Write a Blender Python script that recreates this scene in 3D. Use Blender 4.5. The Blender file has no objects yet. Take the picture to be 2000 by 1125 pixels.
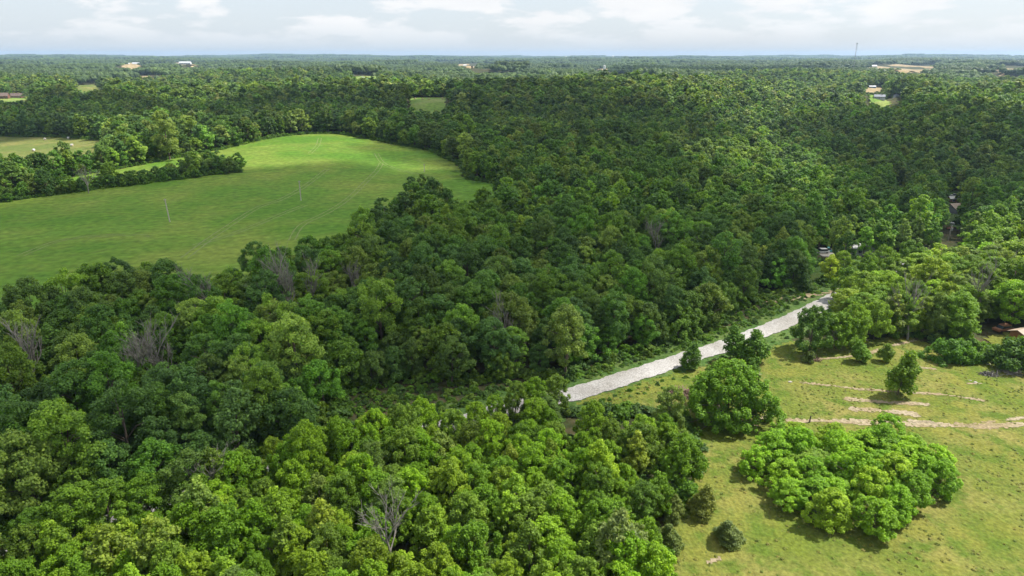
import bpy, bmesh, math, random
import numpy as np
from mathutils import Vector, Matrix

# ------------------------------------------------------------------ camera, sky, sun, exposure
sc = bpy.context.scene
F = 1333.0                       # focal length in pixels of a 2000 px wide picture
CAM_H = 62.0
EYE_V = 107.0
PITCH = math.atan((562.5 - EYE_V) / F)
cam = bpy.data.cameras.new('camera')
cam.sensor_width = 36.0
cam.lens = 36.0 * F / 2000.0
cam.clip_start = 1.0
cam.clip_end = 60000.0
camo = bpy.data.objects.new('camera', cam)
camo.location = (0, 0, CAM_H)
camo.rotation_euler = (math.pi / 2 - PITCH, 0, 0)
sc.collection.objects.link(camo)
sc.camera = camo

SUN_EL = math.radians(56)
SUN_AZ = math.radians(72)        # clockwise from +Y (view direction): from the right and a little beyond
TO_SUN = Vector((math.cos(SUN_EL) * math.sin(SUN_AZ), math.cos(SUN_EL) * math.cos(SUN_AZ), math.sin(SUN_EL)))
world = bpy.data.worlds.new('World')
sc.world = world
world.use_nodes = True
nt = world.node_tree
nt.nodes.clear()
N = nt.nodes.new
L = nt.links.new
out = N('ShaderNodeOutputWorld'); bg = N('ShaderNodeBackground'); bg.inputs[1].default_value = 0.108
sky = N('ShaderNodeTexSky'); sky.sky_type = 'NISHITA'; sky.sun_disc = False
sky.sun_elevation = SUN_EL; sky.sun_rotation = SUN_AZ
sky.air_density = 1.0; sky.dust_density = 2.0; sky.ozone_density = 1.0; sky.altitude = 300
# broken cumulus layer: the view direction meets a plane overhead, so the cells crowd together towards the horizon
tc = N('ShaderNodeTexCoord'); sep = N('ShaderNodeSeparateXYZ'); L(tc.outputs['Generated'], sep.inputs[0])
mx = N('ShaderNodeMath'); mx.operation = 'MAXIMUM'; mx.inputs[1].default_value = 0.004; L(sep.outputs[2], mx.inputs[0])
ad = N('ShaderNodeMath'); ad.operation = 'ADD'; ad.inputs[1].default_value = 0.055; L(mx.outputs[0], ad.inputs[0])
dv = N('ShaderNodeVectorMath'); dv.operation = 'DIVIDE'
cmb = N('ShaderNodeCombineXYZ')
for i in range(3): L(ad.outputs[0], cmb.inputs[i])
L(tc.outputs['Generated'], dv.inputs[0]); L(cmb.outputs[0], dv.inputs[1])
n1 = N('ShaderNodeTexNoise'); n1.inputs['Scale'].default_value = 1.0; n1.inputs['Detail'].default_value = 8; n1.inputs['Roughness'].default_value = 0.58
cmap = N('ShaderNodeMapping'); cmap.inputs['Scale'].default_value = (7, 7, 26); L(tc.outputs['Generated'], cmap.inputs[0])
L(cmap.outputs[0], n1.inputs['Vector'])
r1 = N('ShaderNodeMapRange'); r1.interpolation_type = 'SMOOTHSTEP'
r1.inputs[1].default_value = 0.46; r1.inputs[2].default_value = 0.56; r1.inputs[4].default_value = 0.95
L(n1.outputs[0], r1.inputs[0])
hz = N('ShaderNodeMapRange'); hz.inputs[1].default_value = 0.008; hz.inputs[2].default_value = 0.042   # clouds melt into the air low down
L(sep.outputs[2], hz.inputs[0])
cf = N('ShaderNodeMath'); cf.operation = 'MULTIPLY'; L(r1.outputs[0], cf.inputs[0]); L(hz.outputs[0], cf.inputs[1])
veil = N('ShaderNodeMixRGB'); veil.inputs[0].default_value = 0.75; veil.inputs[2].default_value = (4.1, 4.5, 4.95, 1)   # thin high haze
L(sky.outputs[0], veil.inputs[1])
n2 = N('ShaderNodeTexNoise'); n2.inputs['Scale'].default_value = 2.6; n2.inputs['Detail'].default_value = 6
L(cmap.outputs[0], n2.inputs['Vector'])
ccol = N('ShaderNodeMixRGB'); ccol.inputs[1].default_value = (4.6, 4.75, 4.95, 1); ccol.inputs[2].default_value = (5.6, 5.55, 5.5, 1)
L(n2.outputs[0], ccol.inputs[0])
mixc = N('ShaderNodeMixRGB'); L(cf.outputs[0], mixc.inputs[0]); L(veil.outputs[0], mixc.inputs[1]); L(ccol.outputs[0], mixc.inputs[2])
L(mixc.outputs[0], bg.inputs[0]); L(bg.outputs[0], out.inputs[0])

sun = bpy.data.lights.new('sun', 'SUN'); sun.energy = 4.6; sun.angle = math.radians(0.6); sun.color = (1.0, 0.95, 0.86)
suno = bpy.data.objects.new('sun', sun); suno.rotation_euler = TO_SUN.to_track_quat('Z', 'Y').to_euler()
sc.collection.objects.link(suno)
sc.view_settings.view_transform = 'Standard'; sc.view_settings.look = 'None'
sc.view_settings.exposure = 0.85; sc.view_settings.gamma = 1.0; sc.view_settings.use_curve_mapping = False
cy = sc.cycles
cy.max_bounces = 5; cy.diffuse_bounces = 3; cy.glossy_bounces = 1; cy.transmission_bounces = 3
cy.transparent_max_bounces = 8; cy.volume_bounces = 0; cy.use_denoising = True; cy.use_adaptive_sampling = True; cy.adaptive_threshold = .02
cy.sample_clamp_indirect = 4.0; cy.caustics_reflective = False; cy.caustics_refractive = False

COL = sc.collection
rng = np.random.default_rng(7)
random.seed(7)

# ------------------------------------------------------------------ terrain and picking points on it
def gz(x, y, cx, cy_, sx, sy, a):
    return a * np.exp(-((x - cx) / sx) ** 2 - ((y - cy_) / sy) ** 2)
def sstep(a, b, t):
    t = np.clip((t - a) / (b - a), 0, 1); return t * t * (3 - 2 * t)
KNOLL = []
def terrain(x, y):
    x = np.asarray(x, float); y = np.asarray(y, float)
    d = np.hypot(x, y)
    z = gz(x, y, -190, 940, 270, 150, 14) + gz(x, y, -150, 530, 150, 120, 6)
    z = z + gz(x, y, 310, 410, 190, 130, -20) + gz(x, y, 500, 760, 250, 150, 7) + gz(x, y, 900, 980, 330, 170, 7)
    z = z + gz(x, y, -520, 520, 220, 160, -7) + gz(x, y, 60, 660, 150, 120, -12) + gz(x, y, 220, 980, 200, 120, 8)
    z = z + gz(x, y, -620, 800, 230, 110, 7) + gz(x, y, -560, 1120, 400, 120, -14) + gz(x, y, 90, 1300, 420, 130, -14)
    z = z + gz(x, y, -700, 1650, 500, 150, 8) + gz(x, y, 700, 1650, 600, 160, 8)
    for kx, ky, ksx, ksy, ka in KNOLL: z = z + gz(x, y, kx, ky, ksx, ksy, ka)
    w = sstep(180, 1500, d)
    z = z + w * (8 * np.sin(x / 170 + 1.1) * np.sin(y / 150 + .4) + 5 * np.sin(x / 95 - y / 110 + 2.0) + 3.2 * np.sin(x / 61 + y / 83))
    w2 = sstep(1400, 5000, d)
    z = z + w2 * (9 * np.sin(x / 620 + y / 900 + .6) + 8 * np.sin(x / 410 - y / 700 + 1.7) + 6 * np.sin(y / 230 + x / 1500))
    z = z + sstep(5000, 11000, d) * (15 + 12 * np.sin(x / 1900 + 3.9) + 7 * np.sin(x / 700 + 1.0 + y / 2200))
    z = z + 0.35 * np.sin(x / 11.3 + y / 17.) * sstep(20, 60, d) * (1 - sstep(300, 500, d))
    return z
CP, SP = math.cos(PITCH), math.sin(PITCH)
TS = 30 * 1.008 ** np.arange(780)
def ray(u, v):
    a = (u - 1000) / F; b = (562.5 - v) / F
    return np.array([a, CP + b * SP, -SP + b * CP])
def P(u, v, h=0.0):
    """ground point whose spot h metres up is seen at picture point (u, v)"""
    d = ray(u, v)
    x = d[0] * TS; y = d[1] * TS; z = CAM_H + d[2] * TS
    g = z - terrain(x, y) - h
    k = np.argmax(g < 0)
    if k == 0: k = len(TS) - 1
    t0, t1, g0, g1 = TS[k - 1], TS[k], g[k - 1], g[k]
    t = t0 + (t1 - t0) * g0 / (g0 - g1)
    X, Y = d[0] * t, d[1] * t
    return Vector((X, Y, float(terrain(X, Y))))
# farms and hayfields far off lie on rises, each behind a shallow dip: (u, v, half width px, distance)
for (ku, kv, kw, ky) in ((1720, 193, 30, 820), (1706, 176, 22, 1000), (1788, 169, 40, 1080), (1762, 137, 75, 1900), (2000, 137, 60, 1950), (912, 129, 32, 2300), (990, 129, 28, 2350), (585, 170, 14, 1300), (285, 153, 12, 1700),
                         (0, 193, 55, 880), (170, 172, 28, 1250), (716, 157, 28, 1500), (257, 126, 22, 2500), (358, 125, 24, 2600), (1180, 138, 14, 1750), (836, 197, 38, 800)):
    q = ray(ku, kv); kx = q[0] / q[1] * ky; kz = CAM_H + q[2] / q[1] * ky
    kw = max(kw * ky / F * 1.2, 35)
    ds = .055 * ky
    KNOLL.append((kx * (1 - 2.1 * ds / ky), ky - 2.1 * ds, kw * 1.5 + 20, ds, -13.0 - .003 * ky))
    KNOLL.append((kx, ky, kw, max(55, .05 * ky), kz - float(terrain(kx, ky))))
def proj(p):
    x, y, z = p[..., 0], p[..., 1], p[..., 2] - CAM_H
    dep = y * CP - z * SP; up = y * SP + z * CP
    return 1000 + F * x / dep, 562.5 - F * up / dep, dep
def poly(pts, h=0.0):
    return np.array([P(*p)[:2] if len(p) == 3 else P(p[0], p[1], h)[:2] for p in pts])
def inside(pg, x, y):
    r = np.zeros(np.shape(x), bool)
    n = len(pg); j = n - 1
    for i in range(n):
        xi, yi = pg[i]; xj, yj = pg[j]
        c = ((yi > y) != (yj > y))
        with np.errstate(divide='ignore', invalid='ignore'):
            r ^= c & (x < (xj - xi) * (y - yi) / (yj - yi + 1e-12) + xi)
        j = i
    return r
def edge_dist(pg, x, y, closed=True):
    d = np.full(np.shape(x), 1e9)
    n = len(pg)
    for i in range(n if closed else n - 1):
        a = pg[i]; b = pg[(i + 1) % n]
        ab = b - a; l2 = ab @ ab + 1e-9
        t = np.clip(((x - a[0]) * ab[0] + (y - a[1]) * ab[1]) / l2, 0, 1)
        d = np.minimum(d, np.hypot(x - a[0] - t * ab[0], y - a[1] - t * ab[1]))
    return d
def signed(pg, x, y):
    d = edge_dist(pg, x, y); return np.where(inside(pg, x, y), d, -d)
def wob(x, y, s, seed=0):
    return (np.sin(x / s + 1.3 * seed + 1.7 * np.sin(y / (1.4 * s) + seed)) + np.sin(y / (.8 * s) + 2.1 * seed + 1.3 * np.sin(x / (1.1 * s)))
            + .6 * np.sin((x + y) / (.37 * s) + seed) + .5 * np.sin((x - 1.3 * y) / (.29 * s) + 2 * seed)) / 3.1

# ------------------------------------------------------------------ materials
def mat(name):
    m = bpy.data.materials.new(name); m.use_nodes = True
    t = m.node_tree; t.nodes.clear()
    return m, t, t.nodes.new, t.links.new
def plain(name, col, rough=.8, var=.15, scale=3.0, metal=0.0):
    m, t, N, L = mat(name)
    o = N('ShaderNodeOutputMaterial'); b = N('ShaderNodeBsdfPrincipled'); L(b.outputs[0], o.inputs[0])
    b.inputs['Roughness'].default_value = rough; b.inputs['Metallic'].default_value = metal
    tc = N('ShaderNodeTexCoord'); n = N('ShaderNodeTexNoise'); n.inputs['Scale'].default_value = scale; n.inputs['Detail'].default_value = 5
    L(tc.outputs['Object'], n.inputs['Vector'])
    mr = N('ShaderNodeMapRange'); mr.inputs[1].default_value = .3; mr.inputs[2].default_value = .7
    mr.inputs[3].default_value = 1 - var; mr.inputs[4].default_value = 1 + var; L(n.outputs[0], mr.inputs[0])
    mm = N('ShaderNodeVectorMath'); mm.operation = 'SCALE'; mm.inputs[0].default_value = col; L(mr.outputs[0], mm.inputs['Scale'])
    L(mm.outputs[0], b.inputs['Base Color'])
    return m
def leaf_material():
    m, t, N, L = mat('leaves')
    o = N('ShaderNodeOutputMaterial')
    a = N('ShaderNodeAttribute'); a.attribute_type = 'INSTANCER'; a.attribute_name = 'tint'
    lv = N('ShaderNodeAttribute'); lv.attribute_type = 'GEOMETRY'; lv.attribute_name = 'leafv'
    s = N('ShaderNodeVectorMath'); s.operation = 'SCALE'; L(a.outputs['Color'], s.inputs[0])
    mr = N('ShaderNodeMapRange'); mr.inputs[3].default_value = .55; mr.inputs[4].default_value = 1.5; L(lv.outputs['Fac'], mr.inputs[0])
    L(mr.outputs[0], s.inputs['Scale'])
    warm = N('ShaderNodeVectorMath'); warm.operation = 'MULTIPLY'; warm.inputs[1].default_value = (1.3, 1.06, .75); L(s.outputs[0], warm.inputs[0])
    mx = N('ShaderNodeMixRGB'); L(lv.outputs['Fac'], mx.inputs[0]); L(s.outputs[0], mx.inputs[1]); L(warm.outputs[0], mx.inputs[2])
    d = N('ShaderNodeBsdfPrincipled'); d.inputs['Roughness'].default_value = .55; d.inputs['Specular IOR Level'].default_value = .25
    L(mx.outputs[0], d.inputs['Base Color'])
    tr = N('ShaderNodeBsdfTranslucent')
    tcx = N('ShaderNodeVectorMath'); tcx.operation = 'MULTIPLY'; tcx.inputs[1].default_value = (1.35, 1.3, .5); L(mx.outputs[0], tcx.inputs[0])
    L(tcx.outputs[0], tr.inputs[0])
    ms = N('ShaderNodeMixShader'); ms.inputs[0].default_value = .4; L(d.outputs[0], ms.inputs[1]); L(tr.outputs[0], ms.inputs[2])
    L(ms.outputs[0], o.inputs[0])
    return m
def ground_material(name, cols, scales, stretch=None, bump=.3, fine=1.2):
    """cols: two or three colours blended by noises of the given sizes in metres"""
    m, t, N, L = mat(name)
    o = N('ShaderNodeOutputMaterial'); b = N('ShaderNodeBsdfPrincipled'); L(b.outputs[0], o.inputs[0])
    b.inputs['Roughness'].default_value = .95; b.inputs['Specular IOR Level'].default_value = .1
    g = N('ShaderNodeNewGeometry')
    vec = g.outputs['Position']
    if stretch:
        mp = N('ShaderNodeMapping'); mp.inputs['Scale'].default_value = stretch[0]; mp.inputs['Rotation'].default_value = (0, 0, stretch[1])
        L(vec, mp.inputs['Vector']); svec = mp.outputs[0]
    else: svec = vec
    cur = None
    for i, c in enumerate(cols):
        if i == 0:
            rgb = N('ShaderNodeRGB'); rgb.outputs[0].default_value = (*c, 1); cur = rgb.outputs[0]; continue
        n = N('ShaderNodeTexNoise'); n.inputs['Scale'].default_value = 1 / scales[i - 1]; n.inputs['Detail'].default_value = 7; n.inputs['Roughness'].default_value = .62
        L(svec if i == 1 else vec, n.inputs['Vector'])
        mr = N('ShaderNodeMapRange'); mr.interpolation_type = 'SMOOTHSTEP'; mr.inputs[1].default_value = .4; mr.inputs[2].default_value = .64; L(n.outputs[0], mr.inputs[0])
        mx = N('ShaderNodeMixRGB'); mx.inputs[2].default_value = (*c, 1); L(mr.outputs[0], mx.inputs[0]); L(cur, mx.inputs[1]); cur = mx.outputs[0]
    nf = N('ShaderNodeTexNoise'); nf.inputs['Scale'].default_value = 1 / fine; nf.inputs['Detail'].default_value = 4; L(vec, nf.inputs['Vector'])
    mr = N('ShaderNodeMapRange'); mr.inputs[1].default_value = .3; mr.inputs[2].default_value = .7; mr.inputs[3].default_value = .72; mr.inputs[4].default_value = 1.28; L(nf.outputs[0], mr.inputs[0])
    sc_ = N('ShaderNodeVectorMath'); sc_.operation = 'SCALE'; L(cur, sc_.inputs[0]); L(mr.outputs[0], sc_.inputs['Scale'])
    L(sc_.outputs[0], b.inputs['Base Color'])
    bp = N('ShaderNodeBump'); bp.inputs['Strength'].default_value = bump; bp.inputs['Distance'].default_value = .5; L(nf.outputs[0], bp.inputs['Height']); L(bp.outputs[0], b.inputs['Normal'])
    return m

TINT = np.array([1.72, 1.96, 1.2])
M = {}
M['leaf'] = leaf_material()
M['bark'] = plain('bark', (.11, .085, .065), .9, .35, 2.0)
M['deadwood'] = plain('dead_wood', (.21, .195, .165), .9, .3, 1.5)
M['floor'] = ground_material('forest_floor', [(.030, .040, .014), (.05, .062, .02), (.07, .06, .03)], [14, 5])
M['field'] = ground_material('hay_stubble_grass', [(.066, .146, .014), (.084, .168, .018), (.135, .185, .03)], [26, 60], ((.18, 1.0, 1), .35), .15, 2.6)
def swaths(m):
    t = m.node_tree; N = t.nodes.new; L = t.links.new
    b = [n for n in t.nodes if n.bl_idname == 'ShaderNodeBsdfPrincipled'][0]; src = b.inputs['Base Color'].links[0].from_socket
    g = N('ShaderNodeNewGeometry'); mp = N('ShaderNodeMapping'); mp.inputs['Rotation'].default_value = (0, 0, -.5); L(g.outputs['Position'], mp.inputs[0])
    w = N('ShaderNodeTexWave'); w.bands_direction = 'Y'; w.inputs['Scale'].default_value = .055; w.inputs['Distortion'].default_value = 22; w.inputs['Detail'].default_value = 3; w.inputs['Detail Scale'].default_value = .35; L(mp.outputs[0], w.inputs[0])
    r = N('ShaderNodeMapRange'); r.inputs[3].default_value = .94; r.inputs[4].default_value = 1.06; L(w.outputs['Fac'], r.inputs[0])
    s_ = N('ShaderNodeVectorMath'); s_.operation = 'SCALE'; L(src, s_.inputs[0]); L(r.outputs[0], s_.inputs['Scale']); L(s_.outputs[0], b.inputs['Base Color'])
swaths(M['field'])
M['field_far'] = ground_material('mown_hay_grass', [(.10, .135, .03), (.17, .165, .05)], [40], None, .15, 3)
M['tan'] = ground_material('dry_hay_ground', [(.26, .20, .11), (.31, .245, .14)], [60], None, .1, 8)
M['lawn'] = ground_material('lawn', [(.13, .21, .04), (.2, .24, .07)], [30], None, .1, 4)
M['meadow'] = ground_material('meadow_grass', [(.102, .132, .019), (.152, .154, .031), (.2, .178, .055), (.078, .118, .016)], [13, 9, 4.5], ((1, .55, 1), .2), .6, .55)
M['verge'] = ground_material('verge_grass', [(.05, .10, .022), (.09, .13, .035)], [5], None, .6, .6)
M['soil'] = ground_material('bare_soil', [(.25, .195, .12), (.20, .165, .09), (.29, .245, .17)], [3, 8], None, .4, .5)
M['gravel'] = ground_material('pale_gravel', [(.31, .30, .288), (.355, .345, .335), (.25, .238, .22)], [4, 9], None, .35, .35)
M['concrete'] = plain('concrete', (.42, .41, .39), .9, .1, .3)
M['track'] = plain('pressed_grass', (.115, .155, .035), .95, .2, .4)

def tag(o, label=None, cat=None, group=None, kind=None):
    if label: o['label'] = label
    if cat: o['category'] = cat
    if group: o['group'] = group
    if kind: o['kind'] = kind
    return o
def mesh_obj(name, v, f, mats, parent=None, smooth=False, link=True):
    me = bpy.data.meshes.new(name)
    me.from_pydata(np.asarray(v).tolist() if isinstance(v, np.ndarray) else v, [], np.asarray(f).tolist() if isinstance(f, np.ndarray) else f)
    for m in (mats if isinstance(mats, (list, tuple)) else [mats]): me.materials.append(m)
    if smooth: me.shade_smooth()
    o = bpy.data.objects.new(name, me)
    if link: COL.objects.link(o)
    if parent: o.parent = parent
    return o
def empty(name, loc, rz=0):
    o = bpy.data.objects.new(name, None); COL.objects.link(o); o.location = loc; o.rotation_euler = (0, 0, rz); o.empty_display_size = .5
    return o

# ------------------------------------------------------------------ ground sheet
def build_ground():
    rad = [0.0]
    r = 6.0
    while r < 17000: rad.append(r); r *= 1.036
    A = 288
    v = [(0, 0, float(terrain(0, 0)))]; f = []
    th = np.arange(A) / A * 2 * math.pi
    for r in rad[1:]:
        x = r * np.sin(th); y = r * np.cos(th); z = terrain(x, y)
        v += list(zip(x.tolist(), y.tolist(), z.tolist()))
    for k in range(A): f.append((0, 1 + (k + 1) % A, 1 + k))
    for i in range(len(rad) - 2):
        a = 1 + i * A; b = a + A
        for k in range(A):
            k2 = (k + 1) % A
            f.append((a + k, a + k2, b + k2, b + k))
    o = mesh_obj('ground', v, f, M['floor'], smooth=True)
    tag(o, kind='structure', label='dark leaf-littered forest floor under the trees')
build_ground()

def sheet(name, test, box, cell, lift, m, label=None):
    """a draped sheet made of the cells for which test(x, y) holds"""
    x0, x1, y0, y1 = box
    xs = np.arange(x0, x1, cell); ys = np.arange(y0, y1, cell)
    X, Y = np.meshgrid(xs, ys)
    keep = test(X + cell / 2, Y + cell / 2)
    iy, ix = np.nonzero(keep)
    nx = len(xs) + 1
    q = np.stack([iy * nx + ix, iy * nx + ix + 1, (iy + 1) * nx + ix + 1, (iy + 1) * nx + ix], 1)
    used, inv = np.unique(q, return_inverse=True); q = inv.reshape(-1, 4)
    gy, gx = used // nx, used % nx
    px = x0 + gx * cell + cell * .3 * wob(gx * 7.1, gy * 5.3, 1.0, 1); py = y0 + gy * cell + cell * .3 * wob(gx * 4.7, gy * 8.9, 1.0, 2)
    v = np.stack([px, py, terrain(px, py) + lift], 1)
    o = mesh_obj(name, v, q, m, smooth=True)
    tag(o, kind='structure', label=label)
    return o
def bbox(pg, m=5): return (pg[:, 0].min() - m, pg[:, 0].max() + m, pg[:, 1].min() - m, pg[:, 1].max() + m)

# outlines picked on the ground (u, v[, height of what hides the edge])
FIELD = poly([(-420, 470), (-300, 435), (0, 388), (60, 380), (88, 366), (110, 352), (230, 331), (330, 311), (440, 291), (540, 268), (600, 262), (660, 262), (760, 280), (840, 294),
              (900, 325), (908, 350), (990, 362), (962, 380, 12), (905, 384, 13), (880, 352, 13), (820, 342, 13), (765, 372, 13), (700, 430, 14), (560, 472, 14), (440, 492, 14), (330, 517, 12), (230, 500, 14), (110, 545, 14), (0, 590, 12), (-300, 640, 12)])
FIELD2 = poly([(-250, 262), (0, 266), (120, 268), (210, 275), (205, 288, 10), (130, 300, 10), (75, 312, 10), (0, 322, 10), (-250, 330, 10)])
MEADOW = poly([(1160, 775), (1330, 728), (1420, 700), (1480, 690), (1540, 692), (1600, 694), (1700, 680), (1780, 662), (1830, 672), (1890, 682), (2010, 712), (2400, 730), (2500, 1300), (1180, 1300), (1290, 1125), (1300, 1040), (1340, 960), (1375, 880), (1352, 838), (1320, 812), (1250, 802), (1120, 794)])
MEADOW = np.concatenate([MEADOW[:12], np.array([[150., 30.], [150., -30.], [14., -30.], [16., 30.]]), MEADOW[14:]])
MEADOW2 = poly([(1480, 690), (1540, 668), (1650, 672), (1760, 655), (1790, 665), (1700, 690), (1540, 700)])
ROAD = poly([(1790, 508), (1740, 532), (1690, 556), (1620, 588), (1530, 632), (1440, 668), (1350, 697), (1250, 730), (1130, 768), (1000, 797), (880, 833), (790, 858), (610, 888), (490, 925), (300, 1003), (220, 1025), (60, 1072), (-200, 1130)])
BRUSH = poly([(600, 850), (640, 800), (680, 765), (780, 745), (900, 760), (1090, 742), (1200, 712), (1330, 668), (1430, 620), (1480, 590), (1600, 560), (1620, 590), (1440, 665), (1250, 725), (1000, 790), (790, 850), (620, 880)])
GROVE = poly([(1355, 885), (1345, 830, 3), (1335, 800, 6), (1290, 792, 7), (1200, 796, 7), (1110, 786, 7), (1040, 800, 5), (960, 826, 3), (890, 846, 2), (800, 868), (640, 905), (520, 935), (420, 985), (330, 1040), (200, 1075), (60, 1120), (-250, 1200), (-100, 1500), (1250, 1500), (1285, 1125), (1290, 1040), (1320, 960)])
CLUMP = poly([(1425, 905), (1500, 880), (1620, 868), (1700, 862), (1790, 868), (1825, 915), (1850, 955), (1835, 1000), (1770, 1025), (1705, 1062), (1610, 1035), (1530, 998), (1520, 950), (1460, 925)])
HEDGE1 = poly([(-300, 455), (0, 396), (60, 388), (180, 372), (330, 354), (472, 337), (468, 322), (400, 324), (330, 342), (230, 359), (150, 369), (90, 374), (60, 362), (0, 366), (-300, 400)])
HEDGE2 = poly([(-300, 385), (0, 358), (95, 352), (230, 329), (330, 308), (425, 288), (400, 278), (330, 270), (240, 280), (205, 296), (130, 305), (70, 325), (0, 345), (-300, 362)])
CLEARINGS = [  # (name, outline, material, label)
    ('hay_clearing', poly([(800, 194), (872, 191), (868, 197), (838, 202), (802, 201)]), 'lawn', 'small mown clearing with bales inside the shaded wood'),
    ('house_lawn', poly([(1700, 188), (1745, 186), (1756, 199), (1728, 206), (1700, 200)]), 'lawn', 'bright lawn around the grey roofed house'),
    ('bare_yard', poly([(1688, 172), (1726, 172), (1727, 183), (1692, 184)]), 'tan', 'bare tan yard behind the grey roofed house'),
    ('tan_field', poly([(1695, 131), (1822, 130), (1828, 141), (1760, 142), (1700, 135)]), 'tan', 'dry tan hayfield near the horizon by the mast'),
    ('tan_field', poly([(1944, 132), (2060, 132), (2060, 139), (1958, 140)]), 'tan', 'dry tan hayfield cut by the edge of the view'),
    ('tan_field', poly([(885, 125), (915, 125), (938, 130), (915, 133)]), 'tan', 'small tan hayfield with a white shed'),
    ('tan_field', poly([(968, 126), (1010, 126), (1010, 130), (972, 131)]), 'tan', 'flat narrow tan hayfield on the far rise'),
    ('tan_field', poly([(574, 165), (596, 166), (594, 174), (577, 173)]), 'tan', 'tiny tan hayfield behind the shaded ridge'),
    ('tan_field', poly([(276, 149), (293, 149), (295, 156), (278, 155)]), 'tan', 'tiny tan clearing in the far wood'),
    ('house_lawn', poly([(-60, 193), (50, 191), (52, 197), (-60, 200)]), 'lawn', 'shaded lawn in front of the brick house'),
    ('sunlit_clearing', poly([(145, 168), (196, 166), (190, 175), (148, 177)]), 'field_far', 'sunlit clearing in the far wood above the brick house'),
    ('farm_clearing', poly([(690, 152), (742, 151), (742, 160), (690, 161)]), 'lawn', 'farm clearing with a green roofed shed'),
    ('farm_clearing', poly([(240, 124), (275, 124), (275, 128), (240, 128)]), 'tan', 'far farmyard around two white barns'),
    ('farm_clearing', poly([(338, 123), (378, 123), (378, 127), (338, 127)]), 'tan', 'far farmyard around a long white barn'),
    ('farm_clearing', poly([(1170, 135), (1190, 135), (1190, 140), (1170, 140)]), 'tan', 'far yard around the white silo'),
    ('roadside_yard', poly([(1592, 496), (1620, 486), (1680, 482), (1728, 486), (1725, 496), (1690, 502), (1610, 501)]), 'gravel', 'gravel yard beside the house in the trees'),
    ('driveway', poly([(1500, 590), (1530, 572), (1600, 556), (1680, 540), (1690, 555), (1610, 575), (1540, 590)]), 'soil', 'bare earth driveway joining the gravel road'),
    ('hollow_yard', poly([(1848, 374), (1884, 374), (1886, 400), (1880, 445), (1852, 448), (1848, 420)]), 'verge', 'grassy yard running down between the trees of the hollow'),
    ('hollow_yard', poly([(1752, 352), (1775, 352), (1775, 364), (1752, 364)]), 'soil', 'bare yard on the slope of the hollow'),
    ('yard_grass', poly([(1565, 566), (1590, 520), (1605, 505), (1740, 503), (1765, 520), (1690, 552), (1600, 575)]), 'verge', 'grass between the gravel yard and the road'),
    ('edge_yard', poly([(1925, 660), (2060, 630), (2060, 690), (1990, 690), (1940, 680)]), 'meadow', 'junk yard grass at the edge of the wood'),
]
for k_, (n_, pg_, m_, l_) in enumerate(CLEARINGS):
    d_ = np.hypot(pg_[:, 0], pg_[:, 1])
    if d_.mean() > 500:
        f_ = np.where(d_ < d_.mean(), 1 - min(110, .09 * d_.mean()) / d_, 1 + 12 / d_)
        CLEARINGS[k_] = (n_, pg_ * f_[:, None], m_, l_)
sheet('hay_field', lambda x, y: inside(FIELD, x + 2 * wob(x, y, 5), y + 2 * wob(x, y, 6, 3)), bbox(FIELD), 3.0, .10, M['field'], 'wide rolling green hayfield with faint mowing lines')
sheet('hay_meadow', lambda x, y: inside(FIELD2, x + 2 * wob(x, y, 5), y + 2 * wob(x, y, 6, 3)), bbox(FIELD2), 4.0, .10, M['field_far'], 'pale mown hay meadow with round bales')
sheet('meadow', lambda x, y: (inside(MEADOW, x + wob(x, y, 3), y + wob(x, y, 4, 3)) | inside(MEADOW2, x, y)) & (np.hypot(x, y) < 260), (-5, 190, 40, 215), 1.0, .10, M['meadow'], 'sunlit rough meadow grass with bare streaks')
for nme, pg, mt, lb in CLEARINGS:
    sheet(nme, lambda x, y: inside(pg, x, y), bbox(pg, 8), max(1.5, np.hypot(*pg.mean(0)) / 250), .14 + .0002 * np.hypot(*pg.mean(0)), M[mt], lb)

# road and verge ribbons
def smooth_line(pg, n=8):
    o = []
    for i in range(len(pg) - 1):
        p0 = pg[max(i - 1, 0)]; p1 = pg[i]; p2 = pg[i + 1]; p3 = pg[min(i + 2, len(pg) - 1)]
        for k in range(n):
            t = k / n
            o.append(.5 * ((2 * p1) + (-p0 + p2) * t + (2 * p0 - 5 * p1 + 4 * p2 - p3) * t * t + (-p0 + 3 * p1 - 3 * p2 + p3) * t ** 3))
    o.append(pg[-1]); return np.array(o)
def ribbon(name, line, width, lift, m, nw=8, rag=.25, seed=0, label=None, parent=None, kind='structure', crown=0.0):
    t = np.gradient(line, axis=0); t /= np.linalg.norm(t, axis=1)[:, None] + 1e-9
    n = np.stack([-t[:, 1], t[:, 0]], 1)
    s = np.r_[0, np.cumsum(np.linalg.norm(np.diff(line, axis=0), axis=1))]
    v = []; f = []
    for k in range(nw + 1):
        w = (k / nw - .5) * width
        if k in (0, nw): w = w + rag * (np.sin(s * 1.7 + k + seed) + np.sin(s * .61 + 2 * k + seed) + .7 * np.sin(s * 3.9 + seed))
        p = line + n * (np.ones(len(line)) * w)[:, None]
        z = terrain(p[:, 0], p[:, 1]) + lift + crown * (1 - (2 * k / nw - 1) ** 2)
        v.append(np.c_[p, z])
    v = np.stack(v, 1).reshape(-1, 3)
    for i in range(len(line) - 1):
        for k in range(nw):
            a = i * (nw + 1) + k
            f.append((a, a + 1, a + nw + 2, a + nw + 1))
    o = mesh_obj(name, v, f, m, parent, smooth=True)
    if kind: tag(o, kind=kind)
    if label: tag(o, label)
    return o
def dense(line, step=.8):
    s = np.r_[0, np.cumsum(np.linalg.norm(np.diff(line, axis=0), axis=1))]
    q = np.arange(0, s[-1], step)
    return np.c_[np.interp(q, s, line[:, 0]), np.interp(q, s, line[:, 1])]
ROADL = dense(smooth_line(ROAD), .7)
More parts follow.
